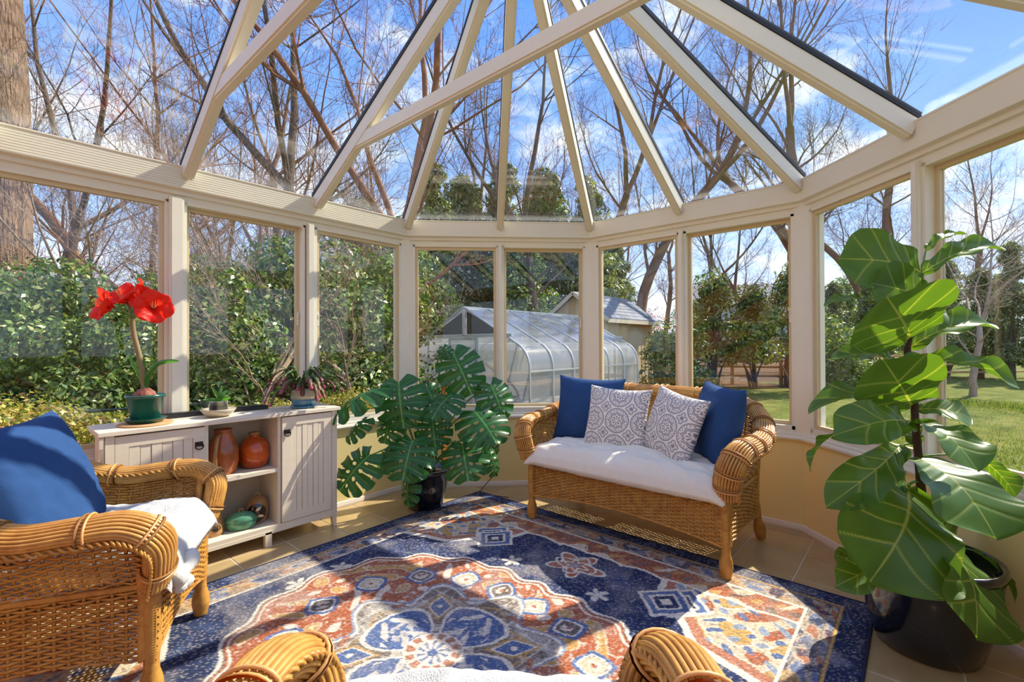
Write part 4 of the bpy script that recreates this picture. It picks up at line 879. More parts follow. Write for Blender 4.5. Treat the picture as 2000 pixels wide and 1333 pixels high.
# ---------------------------------------------------------------- holiday cactus
cac = empty('holiday_cactus', (.195, -1.0, .823), label='arching holiday cactus with purple stems in a blue banded pot on the cabinet', category='potted plant')
BLUEG = glaze('blue_glaze', (60, 108, 140), (84, 134, 160), 9, .25); SAND = glaze('sand_glaze', (196, 172, 130), (158, 176, 170), 10, .35)
m = MB(); m.lathe([(0, .012), (.062, .012), (.072, .03), (.078, .055), (.0775, .06), (0, .06)], 36); m.build('lower_band', BLUEG, cac, True)
m = MB(); m.lathe([(.0785, .06), (.0815, .085), (.08, .12), (.076, .135), (.070, .133), (.072, .10), (0, .10)], 36); m.build('upper_band', SAND, cac, True)
m = MB(); m.lathe([(0, 0), (.076, 0), (.086, .012), (.08, .014), (0, .008)], 36); m.build('saucer', BLUEG, cac, True)
CACM = mat('cactus_stem', attr=True, rough=.4, spec=.4, trans=.2)
rnd = random.Random(5); PINK = mat('pink_bud', (206, 70, 110), .5)
for i in range(60):
    a = rnd.uniform(0, 2*PI); ln_ = rnd.uniform(.10, .27); up_ = rnd.uniform(.02, .17); n_ = 7
    pts = [(.03*math.cos(a), .03*math.sin(a), .11)]
    pth = spline([(.03*math.cos(a), .03*math.sin(a), .11), (ln_*.45*math.cos(a), ln_*.45*math.sin(a), .11+up_), (ln_*.85*math.cos(a), ln_*.85*math.sin(a), .11+up_*.8), (ln_*1.05*math.cos(a), ln_*1.05*math.sin(a), .11+up_*.8-rnd.uniform(.03, .10))], 29)
    T1 = np.gradient(pth, axis=0); T1 /= np.linalg.norm(T1, axis=1, keepdims=True); sd = np.cross(T1, (0, 0, 1)); sd /= np.linalg.norm(sd, axis=1, keepdims=True); up2 = np.cross(sd, T1)
    wv = .0155*(.55+.45*np.abs(np.sin(np.linspace(0, 1, 29)*PI*6.99)))
    G = np.stack([pth-sd*wv[:, None], pth+up2*.003, pth+sd*wv[:, None], pth-up2*.003], 1); id_ = np.arange(29*4).reshape(29, 4); F_ = []
    for k in range(4): k2 = (k+1) % 4; F_.append(np.stack([id_[:-1, k], id_[:-1, k2], id_[1:, k2], id_[1:, k]], -1))
    g1, g2 = np.array(L(84, 112, 54)), np.array(L(150, 74, 84)); f_ = np.clip(np.linspace(-1.1, .9, 29)+rnd.uniform(-.3, .3), 0, 1)[:, None]; cols = np.repeat(g1*(1-f_)+g2*f_, 4, 0)
    s_ = obj('stem', fastmesh('stem', G.reshape(-1, 3), np.concatenate(F_), CACM, cols, False), cac)
    if i % 4 == 0: m = MB(); m.lathe([(0, -.004), (.006, .004), (.007, .012), (0, .026)], 8, tuple(pth[-1])); m.build('bud', PINK, s_, True)
# ================================================================ GARDEN
GZ = -.35
GRD = bpy.data.materials.new('lawn_and_leaf_litter'); GRD.use_nodes = True
t_ = GRD.node_tree; nd = t_.nodes; ln = t_.links; b = nd['Principled BSDF']; b.inputs['Roughness'].default_value = .95; b.inputs['Specular IOR Level'].default_value = .1
tcn = nd.new('ShaderNodeTexCoord')
def noise_(sc, det=6, r_=.6):
    n = nd.new('ShaderNodeTexNoise'); n.inputs['Scale'].default_value = sc; n.inputs['Detail'].default_value = det; n.inputs['Roughness'].default_value = r_; ln.new(tcn.outputs['Object'], n.inputs['Vector']); return n.outputs[0]
def ramp_(src, stops):
    r_ = nd.new('ShaderNodeValToRGB'); ln.new(src, r_.inputs[0]); e = r_.color_ramp.elements
    e[0].position = stops[0][0]; e[0].color = (*L(*stops[0][1]), 1); e[1].position = stops[-1][0]; e[1].color = (*L(*stops[-1][1]), 1)
    for p, c in stops[1:-1]: q = e.new(p); q.color = (*L(*c), 1)
    return r_.outputs[0]
grass = ramp_(noise_(1.6), [(.3, (112, 122, 52)), (.5, (142, 152, 70)), (.7, (176, 168, 96))]); fine = ramp_(noise_(60, 3), [(.3, (120, 120, 120)), (.7, (255, 255, 255))])
litter = ramp_(noise_(7), [(.3, (92, 70, 52)), (.55, (140, 112, 84)), (.75, (176, 150, 120))])
sep = nd.new('ShaderNodeSeparateXYZ'); ln.new(tcn.outputs['Object'], sep.inputs[0])
a = nd.new('ShaderNodeMath'); a.operation = 'MULTIPLY_ADD'; a.inputs[1].default_value = 6.0; ln.new(noise_(.5, 4), a.inputs[0]); ln.new(sep.outputs['X'], a.inputs[2])
mk = nd.new('ShaderNodeMapRange'); mk.inputs['From Min'].default_value = 1.6; mk.inputs['From Max'].default_value = 3.2; ln.new(a.outputs[0], mk.inputs['Value'])
mg = nd.new('ShaderNodeMixRGB'); ln.new(mk.outputs[0], mg.inputs[0]); ln.new(litter, mg.inputs[1]); ln.new(grass, mg.inputs[2])
mu = nd.new('ShaderNodeMixRGB'); mu.blend_type = 'MULTIPLY'; mu.inputs[0].default_value = .8; ln.new(mg.outputs[0], mu.inputs[1]); ln.new(fine, mu.inputs[2]); ln.new(mu.outputs[0], b.inputs['Base Color'])
bp = nd.new('ShaderNodeBump'); bp.inputs['Strength'].default_value = .9; bp.inputs['Distance'].default_value = .05; ln.new(noise_(45, 4), bp.inputs['Height']); ln.new(bp.outputs[0], b.inputs['Normal'])
n = 70; g_ = np.sign(np.linspace(-1, 1, n))*np.abs(np.linspace(-1, 1, n))**1.6*90; Xg, Yg = np.meshgrid(g_, g_+8, indexing='ij')
Zg = np.zeros_like(Xg); rr = np.hypot(Xg-2, Yg-1)
for i in range(n):
    for j in range(n): Zg[i, j] = .22*nz(Xg[i, j]*.12, Yg[i, j]*.12)*min(1, max(0, (rr[i, j]-6)/6))
id_ = np.arange(n*n).reshape(n, n); F = np.stack([id_[:-1, :-1], id_[1:, :-1], id_[1:, 1:], id_[:-1, 1:]], -1).reshape(-1, 4)
obj('ground', fastmesh('ground', np.stack([Xg, Yg, Zg], -1).reshape(-1, 3), F, GRD, smooth=True), loc=(0, 0, GZ), kind='structure')
# grass blades on the lawn in view of the right windows
rs = np.random.RandomState(3); NB = 60000
bx = rs.uniform(1.0, 16, NB); by = rs.uniform(1.8, 15, NB)**1.0; keep = (bx+by > 6.2) & (bx*.2+by > 2.2) & (bx > 1.4+.9*np.sin(by*.8)); bx, by = bx[keep], by[keep]; NB = len(bx)
h_ = rs.uniform(.03, .075, NB)*(1+.05*by); a_ = rs.uniform(0, 2*PI, NB); w_ = .006+.0012*by; lx, ly = rs.normal(0, .025, NB), rs.normal(0, .025, NB)
V = np.stack([np.stack([bx-w_*np.cos(a_), by-w_*np.sin(a_), np.full(NB, GZ-.02)], 1), np.stack([bx+w_*np.cos(a_), by+w_*np.sin(a_), np.full(NB, GZ-.02)], 1), np.stack([bx+lx, by+ly, GZ+h_], 1)], 1).reshape(-1, 3)
c_ = np.array(L(140, 156, 64))*(.6+.7*rs.rand(NB))[:, None]+np.array([.05, .03, 0])*rs.rand(NB)[:, None]
obj('lawn_grass', fastmesh('lawn_grass', V, np.arange(3*NB).reshape(-1, 3), mat('grass_blade', attr=True, rough=.8, spec=.2, trans=.3), np.repeat(c_, 3, 0)), label='sunlit lawn grass beyond the right-hand windows', category='grass', kind='stuff')
# ---------------------------------------------------------------- bare trees
def tree_meshes(seed, H=15, r0=.28, trunk=.42, lean=(0, 0), forks=3, spread=.75, levels=4, nchild=(6, 6, 6, 4), twist=.09, m_=None, up=.16):
    rnd = random.Random(seed); big, fine_ = MB(), MB()
    def rotv(d, ang, az):
        d = d.normalized(); a = d.cross(Vector((0, 0, 1)) if abs(d.z) < .95 else Vector((1, 0, 0))).normalized(); b_ = d.cross(a)
        return (d*math.cos(ang)+(a*math.cos(az)+b_*math.sin(az))*math.sin(ang)).normalized()
    def grow(p, d, Ln, r, lev):
        ns = (12, 8, 6, 4, 3)[lev]; pts = [p.copy()]; rad = [r]; dirs = [d.copy()]; cur = p.copy(); dd = d.copy()
        for i in range(ns):
            dd = (dd+Vector((rnd.gauss(0, twist), rnd.gauss(0, twist), rnd.gauss(0, twist)*.6+up*(.5 if lev else .15)))).normalized()
            cur = cur+dd*(Ln/ns); pts.append(cur.copy()); dirs.append(dd.copy()); f = (i+1)/ns
            rad.append(r*(1-(.35 if lev == 0 else .72)*f))
        if lev == 0: rad[0] = r*1.35
        (big if lev <= 1 else fine_).tube(pts, rad, (9, 7, 4, 3, 3)[lev], cap=False)
        if lev >= levels: return
        if lev == 0:
            for k in range(forks):
                grow(pts[-1], rotv(dirs[-1], rnd.uniform(.25, .6)*spread/.75, 2*PI*k/forks+rnd.uniform(-.4, .4)), H*(1-trunk)*rnd.uniform(.7, .95), rad[-1]*rnd.uniform(.55, .75), 1)
            for k in range(nchild[0]):
                i = rnd.randint(ns//2, ns-1); grow(pts[i], rotv(dirs[i], rnd.uniform(.7, 1.15), rnd.uniform(0, 2*PI)), H*(1-trunk)*rnd.uniform(.3, .5), rad[i]*rnd.uniform(.25, .38), 1)
        else:
            for k in range(nchild[lev]):
                i = rnd.randint(max(1, ns//4), ns); grow(pts[i], rotv(dirs[i], rnd.uniform(.45, .95), rnd.uniform(0, 2*PI)), Ln*rnd.uniform(.32, .52), max(.005, rad[i]*rnd.uniform(.38, .55)), lev+1)
            if lev < levels: grow(pts[-1], dirs[-1], Ln*.45, rad[-1], lev+1)
    grow(Vector((0, 0, -.1)), Vector((lean[0], lean[1], 1)).normalized(), H*trunk, r0, 0)
    return big.mesh('trunk', m_, True), fine_.mesh('branches', m_, True)
BK = [mat('bark_grey', (112, 94, 80), .9, var=.35, vs=6, stretch=(4, 4, 1), bump=1, bs=14, bd=.04), mat('bark_brown', (126, 96, 72), .9, var=.3, vs=6, stretch=(4, 4, 1), bump=1, bs=14), mat('bark_pale', (166, 142, 120), .9, var=.25, vs=6, stretch=(4, 4, 1), bump=.8, bs=14), mat('bark_sun_tint', (144, 96, 68), .9, var=.25, vs=6, bump=.8, bs=14)]  # the last, reddish bark has the warm sunlight put into its colour
TV = [tree_meshes(11, 16, .25, .38, (.05, 0), 3, .8, 4, (5, 7, 7, 5), m_=BK[0]), tree_meshes(12, 18, .24, .5, (0, .04), 3, .6, 4, (6, 7, 7, 5), m_=BK[1]), tree_meshes(13, 13, .18, .3, (.1, .05), 4, .95, 4, (4, 8, 7, 5), .11, m_=BK[3]), tree_meshes(14, 17, .22, .55, (-.04, 0), 2, .7, 4, (8, 7, 6, 5), m_=BK[1]), tree_meshes(15, 9, .10, .25, (.12, .1), 4, 1.0, 4, (4, 7, 6, 5), .14, m_=BK[2]),
      tree_meshes(16, 19, .36, .6, (0, 0), 3, .7, 4, (5, 6, 6, 4), .022, m_=mat('ridged_bark', (150, 122, 100), .95, var=.45, vs=9, stretch=(5, 5, .7), bump=1.0, bs=7, bd=.09))]
def coords(me):
    c = np.zeros(len(me.vertices)*3, np.float32); me.vertices.foreach_get('co', c); return c.reshape(-1, 3)
TC = {}
def clear_turn(v, p, sc, rz):
    "turn a tree about its trunk until no branch reaches into the room and few stand in the sun's way"
    if v not in TC: TC[v] = np.vstack([coords(TV[v][0]), coords(TV[v][1])[::3]])
    best = None
    for k in range(20):
        a = rz+k*2*PI/20; c, s_ = math.cos(a), math.sin(a); q = TC[v]*sc; x = q[:, 0]*c-q[:, 1]*s_+p[0]; y = q[:, 0]*s_+q[:, 1]*c+p[1]; z = q[:, 2]+p[2]
        hit = ((x > -.6) & (x < W+.6) & (y > YB-.6) & (y < CC+.6) & (z < 4.2)).sum()
        fx_, fy_ = x-z*SUN.x/SUN.z, y-z*SUN.y/SUN.z; sh_ = ((fx_ > -.3) & (fx_ < W) & (fy_ > -2.6) & (fy_ < CC) & (z > 2)).sum()
        sc_ = hit*1e5+sh_
        if best is None or sc_ < best[0]: best = (sc_, a, hit)
        if sc_ == 0: break
    return best
def tree(v, px, d, sc, rz, lab, grp=None):
    p = at(px, d, GZ)
    for it in range(6):
        b_ = clear_turn(v, p, sc, rz)
        if b_[2] == 0: break
        sc *= .9
    rz = b_[1]
    o = empty('bare_tree', p, rz, label=lab, category='tree', group=grp); o.scale = (sc, sc, sc)
    obj('trunk', TV[v][0], o); obj('branches', TV[v][1], o, kind='stuff')
    return o
tree(5, -2, 6.6, 1.0, .4, 'huge rough-barked tree right outside the left window wall, trunk filling the window edge')
NEAR = [(0, 640, 13, 1.0, 2.0, 'dark twin-forked bare tree behind the holly hedge, left of the greenhouse'), (2, 748, 12.5, 1.15, 4.2, 'low-forking sun-tinted bare tree just left of the greenhouse'), (2, 330, 10.5, .95, 1.1, 'wide spreading bare tree with fine twigs above the holly hedge'),
        (0, 1055, 17, 1.0, .7, 'bare tree standing behind the greenhouse roof'), (1, 1238, 18.5, 1.05, 5.2, 'leaning thick bare tree rising behind the shed roof'), (3, 1548, 17, 1.05, 3.3, 'straight tall bare tree beside the rhododendrons'), (1, 1618, 19, 1.1, 1.9, 'tall bare tree with upright limbs across the lawn'),
        (3, 1735, 21, 1.0, .2, 'bare tree at the lawn edge behind the fig'), (0, 1388, 27, .85, 2.9, 'distant forked bare tree beyond the rail fence'), (4, 500, 6.2, .55, 2.4, 'slim pale multi-stemmed small tree outside the left windows'), (4, 690, 7.5, .6, .3, 'pale leaning small tree outside the left windows near the corner'), (4, 1900, 14, 1.0, 3.9, 'small bare tree near the lawn at the far right window')]
for a_ in NEAR: tree(*a_)
for i, (px, d) in enumerate([(110, 9.5), (240, 8.2), (340, 8.8), (440, 10), (560, 10.5)]): tree(4, px, d, .62+.04*i, i*1.9, 'pale twiggy small tree standing in the holly hedge outside the left windows', 'pale twiggy trees in the hedge')
rnd = random.Random(21)
for i, (px, d) in enumerate([(120, 15), (230, 19), (420, 17), (520, 22), (470, 28), (600, 26), (850, 24), (930, 29), (1000, 32), (1120, 26), (1180, 34), (1300, 33), (1460, 36), (1690, 30), (1800, 34), (1920, 30), (-80, 17), (-250, 13), (60, 26), (300, 32), (720, 36)]):
    tree(i % 4, px, d, rnd.uniform(.85, 1.15), rnd.uniform(0, 6.28), ('tall bare woodland tree standing in the woods behind the holly hedge' if px < 800 else 'tall bare woodland tree in the woods behind greenhouse and shed' if px < 1290 else 'tall bare woodland tree far across the lawn beyond the rail fence'), 'bare woodland trees '+('behind the hedge' if px < 800 else 'behind the greenhouse' if px < 1290 else 'beyond the lawn'))
# ---------------------------------------------------------------- evergreen shrubs and trees
LEAFG = mat('evergreen_leaf', attr=True, rough=.38, spec=.5, trans=.24, tcol=(1.5, 1.8, .6))
def leafcloud(seed, clumps, per, ls, pal, asp=.5, jit=.6, up=.3):
    rs = np.random.RandomState(seed); Cs = []; Nn = []
    for (c, r_) in clumps:
        k = int(per*(r_**1.2)/.35); v = rs.normal(size=(k, 3)); v /= np.linalg.norm(v, axis=1, keepdims=True); rad = r_*(.55+.45*rs.rand(k)**.5)
        Cs.append(np.array(c)+v*rad[:, None]*np.array([1, 1, .85])); Nn.append(v)
    Cn = np.concatenate(Cs); Nn = np.concatenate(Nn); k = len(Cn); nr = Nn+rs.normal(size=(k, 3))*jit+np.array([0, 0, up]); nr /= np.linalg.norm(nr, axis=1, keepdims=True)
    a = np.cross(nr, rs.normal(size=(k, 3))); a /= np.linalg.norm(a, axis=1, keepdims=True); b_ = np.cross(nr, a); s_ = ls*(.6+.8*rs.rand(k))[:, None]
    V = np.stack([Cn-a*s_, Cn+b_*s_*asp+nr*s_*.15, Cn+a*s_, Cn-b_*s_*asp+nr*s_*.15], 1).reshape(-1, 3); F = np.arange(4*k).reshape(k, 4)
    pc = np.array([L(*c) for c in pal])[rs.randint(0, len(pal), k)]*(.65+.7*rs.rand(k))[:, None]
    return V, F, np.repeat(pc, 4, 0)
def shrub_meshes(seed, w, h, ls, pal, per=130, nc=34, asp=.5, shape='dome', berries=0, m_=LEAFG, wood=None):
    rnd = random.Random(seed); cl = []
    for i in range(nc):
        if shape == 'dome': a = rnd.uniform(0, 6.28); q = rnd.random()**.5; z = rnd.uniform(.12, .92); r_ = q*w/2*math.sqrt(max(.05, 1-(z*1.02)**2.2)); cl.append(((r_*math.cos(a), r_*math.sin(a), z*h), rnd.uniform(.14, .26)*w))
        elif shape == 'cone': z = rnd.uniform(.08, 1)**.8; r_ = rnd.random()**.5*w/2*(1.08-z); a = rnd.uniform(0, 6.28); cl.append(((r_*math.cos(a), r_*math.sin(a), z*h), rnd.uniform(.10, .18)*w*(1.2-.7*z)))
        else: z = rnd.uniform(.35, 1); r_ = rnd.random()**.5*w/2*math.sin(PI*min(1, .25+.75*z)**1.2+.2); a = rnd.uniform(0, 6.28); cl.append(((r_*math.cos(a), r_*math.sin(a), z*h), rnd.uniform(.10, .20)*w))
    V, F, Cc = leafcloud(seed, cl, per, ls, pal, asp); me = fastmesh('foliage', V, F, m_, Cc)
    st_ = MB()
    for i in range(9):
        c, r_ = cl[i*len(cl)//9]; st_.tube(spline([(rnd.uniform(-.1, .1), rnd.uniform(-.1, .1), -.05), (c[0]*.4, c[1]*.4, c[2]*.5), c], 8), np.linspace(.012+.012*h, .006, 8), 5)
    sm = st_.mesh('stems', wood or BK[0], True); bm_ = None
    if berries:
        rs = np.random.RandomState(seed+9); idx = rs.randint(0, len(V)//4, berries); ctr = V[idx*4]+rs.normal(size=(berries, 3))*.02; Vb = []; o_ = np.array([(1, 0, 0), (-1, 0, 0), (0, 1, 0), (0, -1, 0), (0, 0, 1), (0, 0, -1)])*.014; Fb = np.array([(0, 2, 4), (2, 1, 4), (1, 3, 4), (3, 0, 4), (2, 0, 5), (1, 2, 5), (3, 1, 5), (0, 3, 5)])
        Vb = (ctr[:, None, :]+o_[None]).reshape(-1, 3); Fb = (Fb[None]+6*np.arange(berries)[:, None, None]).reshape(-1, 3); bm_ = fastmesh('berries', Vb, Fb, mat('red_berry', (200, 40, 24), .35), smooth=True)
    return me, sm, bm_
HOL = [(84, 112, 56), (110, 138, 66), (140, 158, 84), (172, 172, 104), (70, 92, 52)]
RHO = [(84, 106, 56), (110, 130, 66), (138, 150, 82), (74, 92, 52), (160, 158, 92)]; BOX = [(150, 150, 58), (170, 160, 70), (120, 128, 50), (186, 160, 84), (146, 110, 60)]; PIN = [(110, 122, 80), (136, 142, 94), (168, 168, 122), (92, 104, 72)]
SV = {'holly': [shrub_meshes(31, 2.2, 2.9, .045, HOL, 300, 40, berries=120), shrub_meshes(32, 2.4, 3.3, .045, HOL, 280, 44, berries=90)], 'rhodo': [shrub_meshes(41, 2.6, 2.8, .085, RHO, 130, 36, .34), shrub_meshes(42, 3.0, 3.5, .085, RHO, 130, 34, .34, 'tree')], 'box': [shrub_meshes(51, 1.3, 1.05, .022, BOX, 620, 26)],
      'conifer': [shrub_meshes(61, 4.2, 8.5, .13, PIN, 100, 90, .3, 'cone', wood=BK[0]), shrub_meshes(62, 5.0, 7.5, .13, PIN, 90, 90, .3, 'cone', wood=BK[1])], 'broad': [shrub_meshes(71, 5.0, 7.5, .10, HOL, 110, 60, .5, 'tree', wood=BK[0])], 'red': [shrub_meshes(81, 3.0, 3.6, .06, [(190, 96, 74), (206, 130, 100), (160, 84, 66)], 60, 40, .3)]}
def shrub(kind, v, px, d, sc, rz, lab, nm, cat, grp=None, dz=0):
    p = at(px, d, GZ+dz); o = empty(nm, p, rz, label=lab, category=cat, group=grp); o.scale = (sc, sc, sc); f, s_, b_ = SV[kind][v]
    obj('foliage', f, o, kind='stuff'); obj('stems', s_, o)
    if b_: obj('berries', b_, o, kind='stuff')
for i, (px, d, sc, v) in enumerate([(-60, 5.2, .85, 0), (95, 6.0, .80, 1), (215, 5.6, .72, 0), (330, 6.6, .78, 1), (440, 6.9, .95, 0), (560, 8.0, 1.0, 1), (660, 8.6, 1.15, 0), (738, 9.4, 1.05, 1), (395, 9.0, 1.0, 1), (180, 8.5, .95, 0), (10, 8.6, .95, 1)]):
    where = 'in the back row of the hedge' if i > 7 else 'outside the window behind the amaryllis and armchair' if px < 300 else 'outside the window behind the holiday cactus' if px < 600 else 'in the hedge end next to the greenhouse'
    shrub('holly', v, px, d, sc, i*1.3, 'green holly bush with red berries '+where, 'holly_bush', 'bush', 'holly bushes '+where)
for i, (px, d, sc) in enumerate([(20, 3.7, 1.0), (130, 3.9, .95), (-110, 3.3, 1.0), (430, 5.2, .80), (560, 5.8, .80), (665, 6.3, .85)]):
    shrub('box', 0, px, d, sc, i*2.1, ('low yellow-green shrub outside the left wall behind the wicker armchair' if px < 200 else 'low yellow-green shrub outside beyond the pots on the cabinet'), 'low_shrub', 'bush', 'low shrubs behind the armchair' if px < 200 else 'low shrubs beyond the cabinet')
for i, (px, d, sc, v) in enumerate([(1318, 14.5, .78, 0), (1395, 15.8, 1.05, 1), (1472, 16.2, .95, 1), (1552, 14.4, 1.05, 1), (1640, 17.0, .8, 0), (1728, 19.5, 1.0, 1)]):
    shrub('rhodo', v, px, d, sc, i*1.7, ('rounded rhododendron bush leafy to the ground near the rail fence' if v == 0 else 'tall rhododendron with bare lower stems near the rail fence'), 'rhododendron', 'bush', 'rounded rhododendrons' if v == 0 else 'tall rhododendrons')
for i, (px, d, sc, v) in enumerate([(845, 18, 1.0, 0), (905, 20, 1.15, 1), (985, 20, 1.1, 0), (1065, 23.5, 1.35, 1), (1150, 22, 1.1, 0), (1200, 24, .9, 1), (700, 17, .9, 1), (1630, 24, .62, 1), (1700, 25, .66, 0), (1780, 23, .6, 1), (1850, 22, .66, 0), (1915, 20, .62, 1), (1975, 19, .66, 0), (2060, 18, .6, 0)]):
    shrub('conifer', v, px, d, sc, i*.9, ('dense grey-green conifer in the tree line behind the greenhouse' if px < 1200 else 'dense grey-green conifer at the edge of the lawn behind the fig'), 'conifer', 'tree', 'conifers behind the greenhouse' if px < 1200 else 'conifers by the lawn')
shrub('broad', 0, 790, 15, .72, 1.0, 'broadleaf evergreen tree just left of the greenhouse gable', 'evergreen_tree', 'tree'); shrub('broad', 0, 1005, 18.5, .8, 2.6, 'broadleaf evergreen tree rising over the greenhouse ridge', 'evergreen_tree', 'tree')
shrub('red', 0, 1272, 22, .9, 0, 'reddish twiggy bush glimpsed between the shed and the rhododendrons', 'red_bush', 'bush')
# wall of far woodland
for i, px in enumerate(range(-300, 2400, 150)):
    d = 40+6*math.sin(i*2.3)
    if 1360 < px < 1540: continue
    shrub(('conifer', 'broad', 'holly')[i % 3], 0, px, d, (.85, .8, 1.9)[i % 3], i, ('distant pointed conifer in the far woods beyond the garden', 'distant round-crowned evergreen tree in the far woods', 'distant dense holly thicket in the far woods')[i % 3], 'far_evergreen', 'tree', ('far pointed conifers', 'far round evergreens', 'far holly thickets')[i % 3])
# ---------------------------------------------------------------- greenhouse
PC = glass('twinwall_polycarbonate', (.92, .95, .95), .10, .12, frost=.42); ALU = mat('greenhouse_aluminium', (196, 198, 196), .4, metal=.5); CONC = mat('concrete', (150, 146, 138), .9, var=.15)
gh = empty('greenhouse', (-4.175, 4.55, GZ), label='polycarbonate greenhouse with curved eaves and open gable vents in the garden', category='greenhouse')
GW, GL_, GH = 1.875, 4.6, 2.42
m = MB(); m.box((0, GL_/2, .02), (2*GW+.1, GL_+.1, .08)); m.build('base_slab', CONC, gh)
def prof_pt(s_):   # 0 base ... 1 ridge, right side
    if s_ < .42: return (GW, .06+s_/.42*1.05)
    if s_ < .66: a = (s_-.42)/.24*PI*.36; return (GW-.55+.55*math.cos(a), 1.11+.55*math.sin(a))
    a = PI*.36; x0, z0 = GW-.55+.55*math.cos(a), 1.11+.55*math.sin(a); u = (s_-.66)/.34; return (x0*(1-u), z0+(GH-z0)*u)
SS = list(np.linspace(0, .42, 3))+list(np.linspace(.42, .66, 9))[1:]+list(np.linspace(.66, 1, 3))[1:]
ribs = np.linspace(0, GL_, 7)
for y in ribs:
    m = MB(); m.tube([(prof_pt(s_)[0], y, prof_pt(s_)[1]) for s_ in SS]+[(-prof_pt(s_)[0], y, prof_pt(s_)[1]) for s_ in SS[::-1][1:]], .022, 6); m.build('rib', ALU, gh, True)
for s_ in (0, .40, .66, 1):
    for sg in (1, -1):
        if s_ == 1 and sg < 0: continue
        x, z = prof_pt(s_); m = MB(); m.beam((sg*x, 0, z), (sg*x, GL_, z), .035, .035); m.build('purlin', ALU, gh)
for i in range(6):
    for sg in (1, -1):
        for (k0, k1) in ((0, 2), (2, 10), (10, len(SS)-1)):
            G = [[(sg*prof_pt(s_)[0]*.995, y, prof_pt(s_)[1]*.995) for y in (ribs[i]+.02, ribs[i+1]-.02)] for s_ in SS[k0:k1+1]]; m = MB(); m.grid(np.array(G)); m.build('side_panel', PC, gh, True)
# gable ends: panels, studs, door, open vents
for (y, front) in ((0, 1), (GL_, 0)):
    zr = 1.78; pts = [(-prof_pt(s_)[0]*.99, prof_pt(s_)[1]) for s_ in SS if prof_pt(s_)[1] <= zr]; xz = abs(prof_pt(.70)[0]); m = MB(); f_ = [(x, y, z) for x, z in pts]+[(-.45, y, zr), (-.45, y, .06)]
    m.add(f_, [tuple(range(len(f_)))]); m.build('gable_panel', PC, gh); m = MB(); f_ = [(-x, y, z) for x, z, in pts]+[(.45, y, zr), (.45, y, .06)]; m.add(f_, [tuple(range(len(f_)))]); m.build('gable_panel', PC, gh)
    for x in (-1.2, -.45, .45, 1.2): m = MB(); m.beam((x, y, .06), (x, y, zr), .045, .035, up=(0, 1, 0)); m.build('stud', ALU, gh)
    m = MB(); m.beam((-1.42, y, zr), (1.42, y, zr), .04, .06); m.build('gable_rail', ALU, gh); m = MB(); m.beam((-1.85, y, .70), (-.45, y, .70), .035, .035); m.build('gable_rail', ALU, gh)
    m = MB(); m.beam((0, y, zr), (0, y, GH), .04, .04, up=(0, 1, 0)); m.build('king_post', ALU, gh)
    if front:
        d_ = MB(); d_.box((0, y-.01, .90), (.86, .01, 1.66)); dr = d_.build('door', PC, gh); m = MB()
        for x in (-.42, .42): m.box((x, y-.02, .90), (.05, .03, 1.70))
        for z in (.08, .85, 1.72): m.box((0, y-.02, z), (.80, .03, .05))
        m.build('door_frame', ALU, dr); m = MB(); m.box((.38, y-.05, .82), (.02, .04, .12)); m.build('handle', GASKET, dr)
        for sg in (1, -1): m = MB(); m.add([(sg*.06, y+.05, zr+.04), (sg*1.15, y+.05, zr+.04), (sg*.06, y+.05, GH-.10)], [(0, 1, 2)]); m.build('vent_opening', mat('dark_vent_mesh', (40, 38, 36), .9), gh)
# benches inside
m = MB()
for x in (-1.3, 1.3):
    m.box((x, 2.3, .75), (.7, 4.2, .04))
m.build('bench_tops', mat('bench_wood', (150, 116, 84), .8, var=.2), gh, kind='stuff')
# ---------------------------------------------------------------- shed
SID = mat('tan_shed_siding', (206, 182, 138), .8, var=.08, vs=3, stretch=(8, 8, 1)); SHG = mat('grey_shingle', (120, 124, 130), .85, var=.2, vs=10, bump=.5, bs=30, objvar=.18); TRIMW = mat('shed_trim', (214, 200, 168), .7)
c0 = at(1182, 15.0, GZ); SWD, SLN, EV, AP = 2.2, 3.5, 2.5, 3.28
sh = empty('garden_shed', c0, label='tan wooden garden shed with a grey shingled gable roof behind the greenhouse', category='shed')
m = MB(); m.add([(x, y, z) for y in (0, SLN) for x, z in ((0, -.1), (0, EV), (-SWD/2, AP), (-SWD, EV), (-SWD, -.1))], [(0, 1, 2, 3, 4), (9, 8, 7, 6, 5)]+[(i, i+5, (i+1) % 5+5, (i+1) % 5) for i in range(5)]); o = m.build('walls', SID, sh); recalc(o)
for k in range(1, 12): m = MB(); m.box((.006, k*SLN/12, EV/2), (.012, .02, EV)); m.build('batten', SID, sh)
